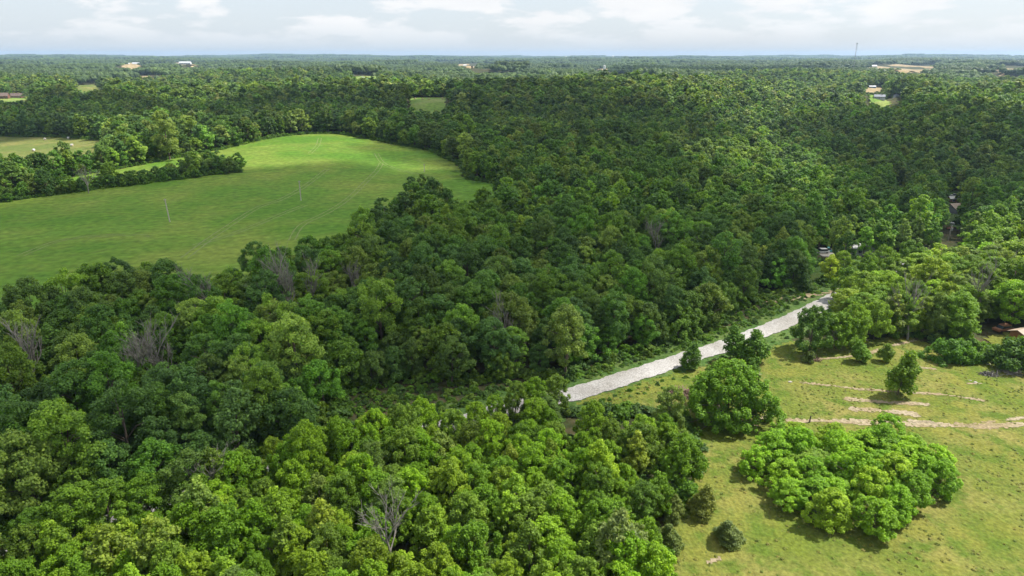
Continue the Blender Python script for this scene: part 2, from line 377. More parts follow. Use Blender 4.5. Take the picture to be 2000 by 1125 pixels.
ribbon('grass_verge', ROADL, 15, .07, M['verge'], 10, .6, 3, 'rough grass verge on both sides of the gravel road')
ribbon('gravel_road', ROADL, 5.0, .2, M['gravel'], 10, .13, 1, 'pale gravel road running past the wood', crown=.12)
# bare earth streaks in the meadow: ragged sheets a little above the grass
def streak(name, pts, width, thr, seed, label):
    ln = smooth_line(poly(pts), 6)
    def test(x, y):
        d = edge_dist(ln, x, y, False)
        n = wob(x, y, 1.9, seed) * .5 + wob(x, y, .8, seed + 3) * .35 + wob(x * .5, y, 4.5, seed + 5) * .35
        return d / (width / 2) < thr + .75 * n
    return sheet(name, test, bbox(ln, width), .34, .15, M['soil'], label)
streak('dirt_track', [(1540, 822), (1620, 823), (1700, 826), (1780, 829), (1860, 831), (1940, 833), (2040, 828)], 2.6, .62, 1, 'bare dirt track crossing the meadow behind the tree clump')
streak('dirt_streak', [(1565, 748), (1620, 754), (1680, 761), (1760, 767), (1840, 772), (1915, 782)], 1.7, .5, 2, 'long bare streak crossing the meadow past the lone tree')
streak('dirt_streak', [(1655, 780), (1720, 786), (1810, 791)], 1.6, .6, 4, 'short bare streak in front of the lone tree')
streak('dirt_patch', [(1670, 800), (1720, 803), (1785, 809)], 2.6, .7, 6, 'wide greyish bare patch in the meadow')
streak('dirt_patch', [(1780, 823), (1822, 826)], 1.7, .6, 8, 'small bare patch above the dirt track')
streak('dirt_track', [(1580, 704), (1640, 699), (1690, 692), (1740, 677), (1785, 666)], 1.2, .62, 9, 'pale track leaving the meadow into the wood')
streak('dirt_patch', [(1785, 717), (1825, 722)], 2.0, .35, 12, 'faint bare patch behind the lone tree')
streak('dirt_patch', [(1455, 735), (1480, 732)], 2.6, .6, 13, 'bare patch beside the large round tree')
streak('dirt_patch', [(1458, 835), (1480, 822), (1500, 812)], 2.2, .6, 15, 'bare patch at the foot of the large round tree')
streak('dirt_patch', [(1890, 750), (1918, 750)], 1.0, .6, 18, 'thin pale bare streak on the meadow rise')
streak('dirt_patch', [(1385, 1100), (1405, 1092)], 1.0, .5, 21, 'small bare patch in the near meadow')
streak('dirt_patch', [(1890, 830), (1960, 822), (2010, 815)], 2.6, .2, 22, 'patchy bare ground at the end of the dirt track')
# wheel tracks pressed into the hayfield
def tracks(pts, k):
    ln = dense(smooth_line(poly(pts), 8), 2.0)
    t = np.gradient(ln, axis=0); t /= np.linalg.norm(t, axis=1)[:, None]; n = np.stack([-t[:, 1], t[:, 0]], 1)
    for s in (-1, 1):
        o = ribbon('wheel_track', ln + n * s * 1.1, .55, .16, M['track'], 2, .08, k + s, parent=bpy.data.objects['hay_field'], kind=None)
tracks([(360, 505), (420, 460), (500, 408), (560, 385), (640, 330)], 1)
tracks([(570, 470), (590, 440), (640, 415), (690, 380), (735, 335), (745, 318)], 2)
tracks([(380, 480), (500, 440), (600, 400)], 3)
tracks([(605, 300), (620, 285), (625, 270)], 4)
tracks([(735, 300), (750, 320), (790, 335), (850, 345)], 5)
tracks([(40, 500), (120, 470), (220, 460), (300, 462)], 6)

# ------------------------------------------------------------------ tree meshes
def unit(a): return a / (np.linalg.norm(a, axis=-1, keepdims=True) + 1e-9)
class Acc:
    def __init__(s): s.v = []; s.f = []; s.lv = []; s.mi = []; s.n = 0
    def add(s, v, f, lv, mi):
        s.v.append(np.asarray(v, float)); s.f += [tuple(int(i) + s.n for i in q) for q in f]
        s.lv += list(np.broadcast_to(lv, (len(f),))); s.mi += [mi] * len(f); s.n += len(v)
    def cards(s, c, nrm, size, lv, r, mi=0):
        n = len(c)
        t = unit(np.cross(nrm, r.normal(size=(n, 3)))); b = np.cross(nrm, t)
        size = np.asarray(size)[:, None]
        w = r.uniform(.3, .46, (n, 1))
        v = np.stack([c - t * size * .5, c + b * size * w - nrm * size * .12, c + t * size * .5, c - b * size * w - nrm * size * .12], 1).reshape(-1, 3)
        i = np.arange(n) * 4
        s.add(v, np.stack([i, i + 1, i + 2, i + 3], 1), lv, mi)
    def tube(s, pts, rads, k, mi=1, lv=.5):
        pts = [Vector(p) for p in pts]
        rings = []
        for i, p in enumerate(pts):
            d = (pts[min(i + 1, len(pts) - 1)] - pts[max(i - 1, 0)]).normalized()
            a = d.orthogonal().normalized(); b = d.cross(a)
            rings += [p + (a * math.cos(2 * math.pi * j / k) + b * math.sin(2 * math.pi * j / k)) * rads[i] for j in range(k)]
        f = []
        for i in range(len(pts) - 1):
            for j in range(k):
                j2 = (j + 1) % k
                f.append((i * k + j, i * k + j2, (i + 1) * k + j2, (i + 1) * k + j))
        s.add(np.array([tuple(q) for q in rings]), f, lv, mi)
    def mesh(s, name, mats, only=None):
        v = np.concatenate(s.v); f = s.f; lv = s.lv; mi = s.mi
        if only is not None:
            k = [i for i in range(len(f)) if mi[i] == only]
            f = [f[i] for i in k]; lv = [lv[i] for i in k]; mi = [0] * len(k)
            if not f: return None
            fl = np.concatenate([np.array(q) for q in f]); u, inv = np.unique(fl, return_inverse=True)
            v = v[u]; o = 0; g = []
            for q in f: g.append(tuple(inv[o:o + len(q)].tolist())); o += len(q)
            f = g
        me = bpy.data.meshes.new(name); me.from_pydata(v.tolist(), [], f)
        for m in mats: me.materials.append(m)
        me.polygons.foreach_set('material_index', np.array(mi, 'i'))
        a = me.attributes.new('leafv', 'FLOAT', 'FACE'); a.data.foreach_set('value', np.clip(np.array(lv, 'f'), 0, 1))
        return me
def ico(sub):
    bm = bmesh.new(); bmesh.ops.create_icosphere(bm, subdivisions=sub, radius=1)
    v = np.array([p.co[:] for p in bm.verts]); f = [tuple(q.index for q in p.verts) for p in bm.faces]; bm.free(); return v, f
ICO1 = ico(1); ICO2 = ico(2)

def grow(kind, seed, lod):
    """one tree: leaf cards on lobes carried by a trunk with limbs. lod 0 near, 1 middle, 2 far"""
    r = np.random.default_rng(seed * 17 + 3)
    A = Acc()
    card = {0: .36, 1: .8, 2: 1.6}[lod]; dens = {0: 1.0, 1: .95, 2: .9}[lod]
    if kind == 'oak':      # 14-15 m forest tree
        H, R, zb, nl, lr, up, flat = r.uniform(13, 15.5), r.uniform(3.7, 4.6), .15, 66, (.55, 1.15), .45, .9
    elif kind == 'round':   # broad open-grown dome
        H, R, zb, nl, lr, up, flat = r.uniform(9.0, 9.6), r.uniform(6.0, 6.3), .03, 230, (.45, .85), .5, 1.0; card *= .85
    elif kind == 'walnut':   # young grove tree of upright tufts
        H, R, zb, nl, lr, up, flat = r.uniform(7.5, 8.6), r.uniform(3.2, 3.8), .08, 78, (.38, .78), .5, 1.0; card *= .82
    elif kind == 'sycamore':   # loose tall crown with big leaves
        H, R, zb, nl, lr, up, flat = r.uniform(12, 13.5), r.uniform(3.3, 3.9), .12, 60, (.45, 1.0), .3, .95; card *= 1.25
    elif kind == 'bush':
        H, R, zb, nl, lr, up, flat = r.uniform(2.3, 2.9), r.uniform(1.7, 2.1), .0, 26, (.35, .65), .4, .85; card *= .7
    elif kind == 'cedar':
        H, R, zb, nl, lr, up, flat = r.uniform(5.2, 5.8), r.uniform(1.7, 2.0), .03, 70, (.35, .6), .25, 1.0; card *= .62
    elif kind == 'sapling':
        H, R, zb, nl, lr, up, flat = r.uniform(5, 5.6), r.uniform(1.4, 1.7), .14, 30, (.4, .7), .4, 1.0; card *= .75
    if lod == 2: nl = max(9, nl // 3); lr = (lr[0] * 1.6, lr[1] * 1.5)
    elif lod == 1: nl = max(12, int(nl * .7)); lr = (lr[0] * 1.15, lr[1] * 1.15)
    z0 = H * zb; zc = H - z0
    # lobes
    cs = []; rs = []
    lean = r.normal(size=2) * .25
    ax = r.uniform(.82, 1.15)
    for i in range(nl):
        for _ in range(30):
            u = r.uniform(0, 1) ** .8; th = r.uniform(0, 2 * math.pi)
            if kind in ('cedar',): prof = (1 - u) ** .75 * .97 + .05
            elif kind == 'sapling': prof = math.sin(math.pi * min(1, .16 + .84 * u)) ** .6 * (1 - .45 * u)
            elif kind == 'sycamore': prof = math.sin(math.pi * min(1, .2 + .8 * u)) ** .55 * (1 - .35 * u)
            elif kind in ('bush', 'round'): prof = math.sqrt(max(0, 1 - u * u))
            elif kind == 'walnut': prof = max(.0, 1 - (max(0, u - .15) / .85) ** 2.2) ** .6 * (.8 + .2 * min(1, u / .3))
            else: prof = max(.0, 1 - (abs(u - .38) / .62) ** 2.4) ** .5
            q = r.uniform(.15, 1) ** .45
            l = r.uniform(*lr) * (1 - .25 * u)
            rr = max(0, prof * R * (1 + .16 * math.sin(3 * th + seed) + .1 * math.sin(5 * th + 2 * seed)) - l * .55) * q * (r.uniform(1.05, 1.28) if r.random() < .14 else 1)
            p = np.array([rr * math.cos(th) * ax + lean[0] * u * 2, rr * math.sin(th) / ax + lean[1] * u * 2, z0 + l * .5 + u * (zc - l * 1.25)])
            if all(np.linalg.norm((p - c) * [1, 1, .85]) > .62 * (l + k) for c, k in zip(cs, rs)): break
        cs.append(p); rs.append(l)
    mid = np.array([lean[0], lean[1], z0 + zc * .45])
    for p, l in zip(cs, rs):
        n = max(6, int(dens * 2.9 * 4 * math.pi * l * l / (card * card * .75)))
        d = unit(r.normal(size=(n, 3)))
        outw = unit(p - mid + np.array([0, 0, .25 * R]))
        keep = (d @ outw > -.45) | (r.random(n) < .25)
        d = d[keep]; n = len(d)
        rad = l * (.5 + .72 * r.random(n) ** .8)
        c = p + d * rad[:, None] * np.array([1, 1, flat])
        nr = unit(d * .8 + np.array([0, 0, up + .25]) + r.normal(size=(n, 3)) * .6)
        lob = r.normal() * .11
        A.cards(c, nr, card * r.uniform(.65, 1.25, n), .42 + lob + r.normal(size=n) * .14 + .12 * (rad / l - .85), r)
        v, f = ICO1
        jit = 1 + r.normal(size=(len(v), 1)) * .12
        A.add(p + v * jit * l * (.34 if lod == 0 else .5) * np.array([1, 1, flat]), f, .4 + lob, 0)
    # a loose skirt of single sprays so the outline is uneven
    n = {0: 260, 1: 60, 2: 0}[lod]
    if n and kind != 'cedar':
        k = r.integers(0, nl, n); d = unit(r.normal(size=(n, 3)) + np.array([0, 0, .4]))
        c = np.array(cs)[k] + d * (np.array(rs)[k] * r.uniform(1.05, 1.35, n))[:, None]
        A.cards(c, unit(d + r.normal(size=(n, 3)) * .8), card * r.uniform(.6, 1.1, n), .5 + r.normal(size=n) * .16, r)
    # trunk and limbs
    if lod < 2:
        tr = {'round': .3, 'oak': .24, 'walnut': .13, 'sycamore': .2, 'bush': .05, 'cedar': .09, 'sapling': .07}[kind]
        top = z0 + zc * .72
        A.tube([(0, 0, -.4), (lean[0] * .2, lean[1] * .2, z0 * .5 + .2), (lean[0] * .7, lean[1] * .7, z0 + zc * .3), (lean[0] * 1.4, lean[1] * 1.4, top)], [tr * 1.35, tr, tr * .7, tr * .2], 7 if lod == 0 else 5)
        order = np.argsort([-np.linalg.norm(c[:2]) for c in cs])[:10 if lod == 0 else 4]
        for i in order:
            c = cs[i]; zs = max(.3, min(top * .9, c[2] - np.linalg.norm(c[:2]) * .75)); 
            s0 = Vector((lean[0] * zs / H, lean[1] * zs / H, zs)); e = Vector(c)
            m_ = s0.lerp(e, .5) + Vector((0, 0, .12 * (e - s0).length))
            A.tube([s0, m_, e], [tr * .45, tr * .3, tr * .08], 5 if lod == 0 else 4)
    return A
def bare_tree(seed, H, spread, upright=.5):
    """a leafless tree of forking tapered branches"""
    r = random.Random(seed); A = Acc()
    def branch(p, d, ln, rad, depth):
        pts = [p]; q = p.copy(); dd = d.copy(); rads = [rad]
        n = 4
        for i in range(n):
            dd = (dd + Vector((r.gauss(0, .13), r.gauss(0, .13), r.gauss(.05, .08)))).normalized()
            q = q + dd * ln / n; pts.append(q); rads.append(rad * (1 - .55 * (i + 1) / n))
        A.tube(pts, rads, 6 if depth == 0 else 4, 1 if depth == 0 else 0)
        if depth >= 3: return
        kids = (8 if depth == 0 else 5 if depth == 1 else 4)
        for i in range(kids):
            t = r.uniform(.35 if depth == 0 else .25, 1.0)
            k = min(int(t * n), n - 1); s = pts[k].lerp(pts[k + 1], t * n - k)
            side = Vector((r.gauss(0, 1), r.gauss(0, 1), r.gauss(0, .3))).normalized()
            nd = (dd * (upright + .25) + side * spread + Vector((0, 0, .12))).normalized()
            branch(s, nd, ln * r.uniform(.42, .68), max(.032, rad * (1 - .55 * t) * .68), depth + 1)
    branch(Vector((0, 0, -.3)), Vector((r.gauss(0, .08), r.gauss(0, .08), 1)).normalized(), H * .62, H * .016 + .03, 0)
    return A

KINDS = {'oak': (8, [0, 1, 2]), 'walnut': (7, [0, 1, 2]), 'sycamore': (3, [0, 1, 2]), 'bush': (4, [0, 1]), 'cedar': (3, [0]), 'sapling': (2, [0]), 'round': (1, [0])}
PROTO = {}      # (kind, lod) -> list of (crown mesh, trunk mesh, whole-tree object)
hold = bpy.data.collections.new('tree_shapes')     # never linked to the scene
for kd, (n, lods) in KINDS.items():
    for ld in lods:
        lst = []
        for i in range(n if ld < 2 else min(n, 5)):
            A = grow(kd, i + 1 + 31 * len(PROTO), ld)
            whole = bpy.data.objects.new('%s_%d_%02d' % (kd, ld, i), A.mesh(kd, [M['leaf'], M['bark']]))
            if ld == 0:
                lst.append((A.mesh('crown', [M['leaf']], 0), A.mesh('trunk', [M['bark']], 1), whole))
            else: lst.append((None, None, whole))
        PROTO[(kd, ld)] = lst
# a 64 m square of far canopy, crown by crown
def canopy(seed, size=64., step=8.2):
    r = np.random.default_rng(seed); A = Acc()
    g = np.arange(-size / 2, size / 2, step)
    for a in g:
        for b in g:
            x, y = a + r.uniform(0, step), b + r.uniform(0, step)
            R = r.uniform(3.6, 6.0); top = r.uniform(9.5, 16)
            v, f = ICO1
            jit = 1 + r.normal(size=(len(v), 1)) * .14
            w = v * jit * np.array([R, R, R * 1.05]); w = w[:, :] + np.array([x, y, top - R])
            lv = .42 + r.normal() * .17
            A.add(w, f, lv, 0)
            n = 34
            d = unit(r.normal(size=(n, 3)) + np.array([0, 0, .5]))
            A.cards(np.array([x, y, top - R]) + d * R * r.uniform(.92, 1.12, (n, 1)), unit(d + r.normal(size=(n, 3)) * .5 + np.array([0, 0, .3])), r.uniform(1.3, 2.5, n), lv + r.normal(size=n) * .13, r)
    return bpy.data.objects.new('canopy_%02d' % seed, A.mesh('canopy', [M['leaf']]))
CANOPY = [canopy(s) for s in range(5)]

def scatter(name, pts, idx, rot, scl, tint, protos, label, cat):
    me = bpy.data.meshes.new(name); me.from_pydata(np.asarray(pts).tolist(), [], [])
    n = len(pts)
    def at(nm, ty, arr, key):
        a = me.attributes.new(nm, ty, 'POINT'); a.data.foreach_set(key, np.ascontiguousarray(arr, 'i' if ty == 'INT' else 'f').ravel())
    at('pick', 'INT', idx, 'value')
    at('turn', 'FLOAT_VECTOR', rot, 'vector'); at('grow', 'FLOAT_VECTOR', scl, 'vector'); at('tint', 'FLOAT_VECTOR', np.asarray(tint) * TINT, 'vector')
    o = bpy.data.objects.new(name, me); COL.objects.link(o)
    c = bpy.data.collections.new(name + '_shapes')
    for k, p in enumerate(protos):
        q = p.copy(); q.name = '%s_%03d' % (name, k); c.objects.link(q)
    g = bpy.data.node_groups.new(name, 'GeometryNodeTree')
    g.interface.new_socket('Geometry', in_out='INPUT', socket_type='NodeSocketGeometry'); g.interface.new_socket('Geometry', in_out='OUTPUT', socket_type='NodeSocketGeometry')
    N = g.nodes.new; L = g.links.new
    gi = N('NodeGroupInput'); go = N('NodeGroupOutput'); ip = N('GeometryNodeInstanceOnPoints'); ci = N('GeometryNodeCollectionInfo')
    ci.inputs['Collection'].default_value = c; ci.inputs['Separate Children'].default_value = True; ci.inputs['Reset Children'].default_value = True
    ip.inputs['Pick Instance'].default_value = True
    def na(nm, ty):
        a = N('GeometryNodeInputNamedAttribute'); a.data_type = ty; a.inputs['Name'].default_value = nm; return a.outputs['Attribute']
    er = N('FunctionNodeEulerToRotation')
    L(gi.outputs[0], ip.inputs['Points']); L(ci.outputs[0], ip.inputs['Instance']); L(na('pick', 'INT'), ip.inputs['Instance Index'])
    L(na('turn', 'FLOAT_VECTOR'), er.inputs[0]); L(er.outputs[0], ip.inputs['Rotation']); L(na('grow', 'FLOAT_VECTOR'), ip.inputs['Scale'])
    L(ip.outputs[0], go.inputs[0])
    md = o.modifiers.new('scatter', 'NODES'); md.node_group = g
    return tag(o, label, cat, kind='stuff')

# ------------------------------------------------------------------ where trees stand
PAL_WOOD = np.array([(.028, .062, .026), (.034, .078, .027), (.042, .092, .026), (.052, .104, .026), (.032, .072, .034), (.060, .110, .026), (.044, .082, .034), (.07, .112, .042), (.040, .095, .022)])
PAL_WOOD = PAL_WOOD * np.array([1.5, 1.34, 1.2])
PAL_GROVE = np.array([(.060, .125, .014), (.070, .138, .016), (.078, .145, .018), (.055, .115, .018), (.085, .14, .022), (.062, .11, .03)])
def blocked(x, y):
    b = np.zeros(np.shape(x), bool)
    near = np.hypot(x, y) < 900
    for pg, m in ((FIELD, 1.5), (FIELD2, 1.5), (MEADOW, 2.0), (MEADOW2, 1), (GROVE, 1), (BRUSH, 1)):
        b |= inside(pg, x, y) | (edge_dist(pg, x, y) < m)
    for nm_, pg, mt, _l in CLEARINGS:
        if nm_ != 'yard_grass': b |= inside(pg, x, y)
    rd = edge_dist(ROADL[::6], x, y, False); o_ = np.argsort(ROADL[:, 0]); south = y < np.interp(x, ROADL[o_, 0], ROADL[o_, 1])
    b |= (rd < np.where(x < -35, 4.0, 6.5)) | ((rd < 16) & south & (x > 8) & (x < 45))
    return b
def jitter_grid(s, y0, y1, slope=.86, pad=60):
    ys = np.arange(y0, y1, s * .87); xs_, ys_ = [], []
    for k, yy in enumerate(ys):
        w = yy * slope + pad
        xx = np.arange(-w, w, s) + (k % 2) * s / 2
        xs_.append(xx); ys_.append(np.full(len(xx), yy))
    x = np.concatenate(xs_); y = np.concatenate(ys_)
    return x + rng.uniform(-.36, .36, len(x)) * s, y + rng.uniform(-.36, .36, len(y)) * s
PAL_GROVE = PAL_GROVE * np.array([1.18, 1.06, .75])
TREES = []    # dict(kind, x, y, s, hs, tint, region)
def put(kind, x, y, s, tint, region, hs=1.0, rz=None, **kw):
    TREES.append(dict(kind=kind, x=float(x), y=float(y), s=float(s), hs=float(hs), tint=tuple(float(c) for c in tint), region=region, rz=rng.uniform(0, 6.28) if rz is None else rz, **kw))
def patchtint(pal, x, y, n, sd=.12):
    k = rng.integers(0, len(pal), n); t = pal[k] * (1 + .18 * wob(x, y, 40, 3))[:, None] * np.exp(rng.normal(size=(n, 1)) * sd)
    return t
# the wood
EDGE_PTS = np.concatenate([dense(np.r_[BRUSH[:11]], 4.0), dense(ROADL, 6.0)[-22:]])
for (s, a, b, ss) in ((5.1, 34, 400, .9), (7.2, 400, 780, 1.2), (10.5, 780, 1560, 1.7)):
    x, y = jitter_grid(s, a, b)
    ok = ~blocked(x, y)
    # rays past the frame's sides are only kept close by, for their shadows
    x, y = x[ok], y[ok]
    t = patchtint(PAL_WOOD, x, y, len(x), .17)
    sz = rng.uniform(.66, 1.32, len(x)) * ss
    kr = rng.random(len(x))
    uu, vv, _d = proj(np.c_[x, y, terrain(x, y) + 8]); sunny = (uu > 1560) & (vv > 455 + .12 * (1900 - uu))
    t[sunny] = patchtint(PAL_GROVE * np.array([1.3, 1.2, 1.9]), x[sunny], y[sunny], int(sunny.sum()), .16)  # wood beyond the meadow: sunshine is put into a brighter, yellower leaf tint
    t = t * (np.ones(3) if ss < 1.1 else np.array([1.04, .95, 1.2]) if ss < 1.5 else np.array([1.08, .93, 1.35]))  # farther rings get a greyer, bluer leaf tint: distance haze painted in
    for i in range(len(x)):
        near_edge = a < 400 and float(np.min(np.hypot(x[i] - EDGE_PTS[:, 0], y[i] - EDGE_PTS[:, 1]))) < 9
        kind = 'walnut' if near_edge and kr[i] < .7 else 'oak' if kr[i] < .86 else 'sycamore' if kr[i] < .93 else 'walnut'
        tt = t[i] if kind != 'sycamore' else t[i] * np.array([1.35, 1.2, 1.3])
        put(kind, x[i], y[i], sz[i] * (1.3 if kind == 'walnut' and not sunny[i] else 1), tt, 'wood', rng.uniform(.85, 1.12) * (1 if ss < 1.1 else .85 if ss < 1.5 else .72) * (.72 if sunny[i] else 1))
# hedgerows across the hayfield
for pg, s, pal in ((HEDGE1, 5.6, PAL_WOOD), (HEDGE2, 5.8, PAL_GROVE * .85)):
    bx = bbox(pg, 0)
    x, y = jitter_grid(s, bx[2], bx[3], 1.1)
    k = inside(pg, x, y) & ~inside(FIELD2, x, y); x, y = x[k], y[k]; t = patchtint(pal, x, y, len(x))
    for i in range(len(x)): put('walnut' if rng.random() < .6 else 'oak', x[i], y[i], rng.uniform(.7, 1.0), t[i], 'hedge', rng.uniform(.6, .95) if rng.random() < .7 else .6)
# the young grove below the road
x, y = jitter_grid(4.1, 36, 150, 1.1)
k = inside(GROVE, x, y) & (edge_dist(ROADL[::4], x, y, False) > 4.0) & ~inside(MEADOW, x, y)
x, y = x[k], y[k]; t = patchtint(PAL_GROVE, x, y, len(x))
for i in range(len(x)):
    e = rng.random()
    if e < .07: put('sycamore', x[i], y[i], rng.uniform(.62, .78), t[i] * np.array([1.25, 1.08, 1.9]), 'grove', .95)
    elif e < .13: put('oak', x[i], y[i], rng.uniform(.58, .7), t[i] * np.array([.75, .75, 1.2]), 'grove', .95)
    else: put('walnut', x[i], y[i], rng.uniform(.62, 1.0), t[i], 'grove', rng.uniform(.95, 1.25) * (1.15 if x[i] < -6 and float(np.min(np.hypot(x[i] - ROADL[:, 0], y[i] - ROADL[:, 1]))) < 10 else 1))
single_later = []
rt = np.gradient(ROADL, axis=0); rt /= np.linalg.norm(rt, axis=1)[:, None]; rn = np.stack([-rt[:, 1], rt[:, 0]], 1); rn[rn[:, 1] > 0] *= -1
for k_ in range(0, len(ROADL), 6):
    q_ = ROADL[k_] + rn[k_] * rng.uniform(4.0, 6.0)
    if q_[0] < -40 and rng.random() < .8: put('oak', q_[0], q_[1], rng.uniform(.62, .85), PAL_GROVE[rng.integers(6)] * np.array([.8, .85, 1.3]), 'grove', rng.uniform(.8, 1.0))
    elif -40 <= q_[0] < 9 and rng.random() < .85: put('walnut', q_[0], q_[1], rng.uniform(.75, 1.0), PAL_GROVE[rng.integers(6)], 'grove', rng.uniform(1.0, 1.25))
for (u_, v_) in ((1655, 590), (1690, 570), (1725, 556), (1765, 540)):
    single_later.append((u_, v_))
# the rounded clump standing in the meadow
x, y = jitter_grid(4.3, 60, 130, 1.1)
k = inside(CLUMP, x, y); x, y = x[k], y[k]; t = patchtint(PAL_GROVE, x, y, len(x), .06)
for i in range(len(x)):
    ed = float(edge_dist(CLUMP, x[i], y[i])); put('walnut', x[i], y[i], rng.uniform(.88, 1.08) * (.88 + .02 * min(ed, 5)), t[i] * 1.5, 'clump', rng.uniform(.62, .92))

# single trees picked from the photograph: (u, v of the foot, height in px, kind, tint)
def single(u, v, hpx, kind, tint, region, hs=1.0, **kw):
    p = P(u, v); d = (p - camo.location).length
    H = {'round': 9.3, 'oak': 14.2, 'walnut': 8.0, 'sycamore': 12.7, 'bush': 2.6, 'cedar': 5.5, 'sapling': 5.3}[kind]
    s = hpx * d / F / H / .93
    put(kind, p.x, p.y, s / hs, tint, region, hs, **kw)
GR = (.066, .135, .016)
single(1418, 822, 112, 'round', (.070, .135, .016), 'single', 1.0, label='large round green tree standing alone between grove and meadow')
single(1752, 772, 76, 'sapling', (.075, .125, .02), 'single', .9, label='small leafy tree alone in the middle of the meadow')
single(1684, 708, 40, 'sapling', (.075, .14, .02), 'single', .8, label='small bright egg-shaped tree by the pale track')
single(1726, 706, 32, 'sapling', (.085, .13, .03), 'single', .75, label='small olive egg-shaped tree beside the pale track bushes')
single(1342, 722, 52, 'sapling', (.05, .10, .02), 'single', .85, label='thin dark roadside tree overhanging the gravel road')
single(1440, 708, 66, 'sapling', (.048, .10, .018), 'single', .9, label='leafy roadside tree beyond the overhanging one')
single(1478, 712, 62, 'sapling', (.052, .105, .018), 'single', .8, label='roadside tree at the meadow end of the gravel road')
single(1580, 688, 84, 'walnut', (.045, .09, .018), 'single', 1.1, label='dark leafy tree at the corner where road and meadow meet')
RW = [(1632, 682, 92), (1668, 676, 100), (1706, 664, 96), (1744, 652, 98), (1792, 655, 92), (1826, 660, 96), (1868, 664, 90), (1905, 672, 88), (1650, 650, 84), (1690, 632, 90), (1735, 622, 95), (1600, 672, 86), (1780, 622, 90), (1840, 628, 92), (1625, 640, 60)]
RW = [(u_, v_, h_ * .72) for (u_, v_, h_) in RW if u_ not in (1600, 1625, 1650, 1690)]
for k_, (u_, v_, h_) in enumerate(RW):
    single(u_, v_, h_, 'walnut', PAL_GROVE[k_ % 6] * np.array([1.15, 1.08, 1.9]), 'woodright', rng.uniform(.95, 1.25))  # lit palette: sunlight is part of these trees' leaf colour
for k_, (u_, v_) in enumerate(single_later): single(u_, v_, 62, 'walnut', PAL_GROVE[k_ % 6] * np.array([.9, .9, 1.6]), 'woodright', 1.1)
single(1365, 1003, 60, 'cedar', (.10, .115, .04), 'cedar', .8, label='olive brown cedar beside the edge of the near grove')
single(1305, 1072, 55, 'cedar', (.07, .095, .04), 'cedar', .8, label='dark green cedar at the foot of the grove, nearest the camera')
single(1421, 1058, 46, 'cedar', (.08, .105, .055), 'cedar', .62, label='low grey-green cedar alone on the near meadow')
single(1313, 1012, 50, 'cedar', (.085, .11, .045), 'cedar', .9, label='small dark cedar tucked between two larger cedars')
single(1838, 703, 38, 'bush', (.05, .11, .02), 'bush', 1, label='rounded green bush at the back edge of the meadow')
single(1870, 702, 34, 'bush', (.055, .115, .02), 'bush', 1, label='lower green bush right against the rounded back-edge bush')
single(1575, 706, 18, 'bush', (.06, .085, .035), 'bush', 1, label='small brownish bush at the foot of the corner tree')
single(1965, 718, 45, 'bush', (.05, .095, .03), 'bush', 1, label='broad dark bush by the stone scatter')
single(1990, 706, 40, 'bush', (.05, .095, .025), 'bush', 1, label='dark bush cut by the edge of the view')
single(1470, 722, 22, 'bush', (.05, .1, .02), 'bush', 1, label='small bush below the roadside tree')
single(1345, 985, 34, 'bush', (.06, .12, .018), 'bush', 1, label='bright bush leaning against the olive cedar')
single(332, 312, 74, 'oak', (.125, .165, .065), 'hedge', 1, label='tall pale tree rising above the second hedgerow')
single(1190, 1150, 165, 'sycamore', (.10, .13, .065), 'grove', 1, label='tall pale grey-green sycamore in the near corner of the grove')
single(1235, 1130, 110, 'sycamore', (.095, .125, .055), 'grove', 1, label='shorter pale sycamore between the tall one and the cedars')
single(240, 1150, 130, 'sycamore', (.115, .155, .035), 'grove', .9, label='yellow-green sycamore at the near corner of the dark wood')
single(330, 1150, 130, 'sycamore', (.105, .145, .035), 'grove', .9, label='yellow-green sycamore, second from the dark wood')
single(400, 1080, 130, 'sycamore', (.10, .15, .05), 'grove', 1, label='narrow pale tree beside the hidden bend of the road')
single(575, 1110, 115, 'sycamore', (.10, .15, .035), 'grove', 1, label='round yellow-green tree standing out among darker grove trees')
single(440, 990, 120, 'sycamore', (.085, .13, .03), 'grove', 1, label='upright tree at the roadside where the grove narrows')

# gaps between the crowns through which yards, cars and bare trees are seen: (u, v, half width, half height px, farthest m)
GAPS = [(1612, 586, 34, 8, 166), (1868, 405, 16, 14, 420), (1865, 381, 14, 8, 460), (1866, 440, 14, 12, 380), (1855, 462, 8, 14, 330), (1762, 356, 10, 6, 480), (1690, 489, 16, 5, 240), (1612, 490, 14, 4, 240), (1545, 584, 22, 5, 190),
        (1960, 642, 13, 5, 190), (1995, 655, 10, 5, 190), (24, 188, 30, 7, 1200), (1717, 193, 26, 9, 1200), (1750, 190, 14, 6, 1200), (1706, 170, 18, 8, 1350), (836, 196, 36, 5, 1200), (170, 171, 24, 5, 1500)]
for (du, dv_, dh) in ((566, 600, 112), (606, 585, 75), (455, 612, 112), (255, 740, 92), (300, 720, 86), (326, 716, 84), (765, 1085, 135), (1010, 650, 66), (55, 720, 85), (685, 560, 60), (1285, 490, 58)):
    q = P(du, dv_, 2.5 if du == 765 else 6.5); GAPS.append((du, dv_ - dh * .6, dh * .1, dh * .28, math.hypot(q.x, q.y) + 3))
TA = np.array([(t['x'], t['y'], 0.) for t in TREES]); TA[:, 2] = terrain(TA[:, 0], TA[:, 1])
TH = np.array([t['s'] * t['hs'] * {'round': 9.3, 'oak': 14.2, 'walnut': 8.0, 'sycamore': 12.7, 'bush': 2.6, 'cedar': 5.5, 'sapling': 5.3}[t['kind']] for t in TREES])
TW = np.array([t['s'] * {'round': 12, 'oak': 8.8, 'walnut': 7.2, 'sycamore': 7.2, 'bush': 3.8, 'cedar': 3.7, 'sapling': 3.1}[t['kind']] for t in TREES])
tp = TA.copy(); tp[:, 2] += TH; tU, tV, tD = proj(tp); bU, bV, bD = proj(TA)
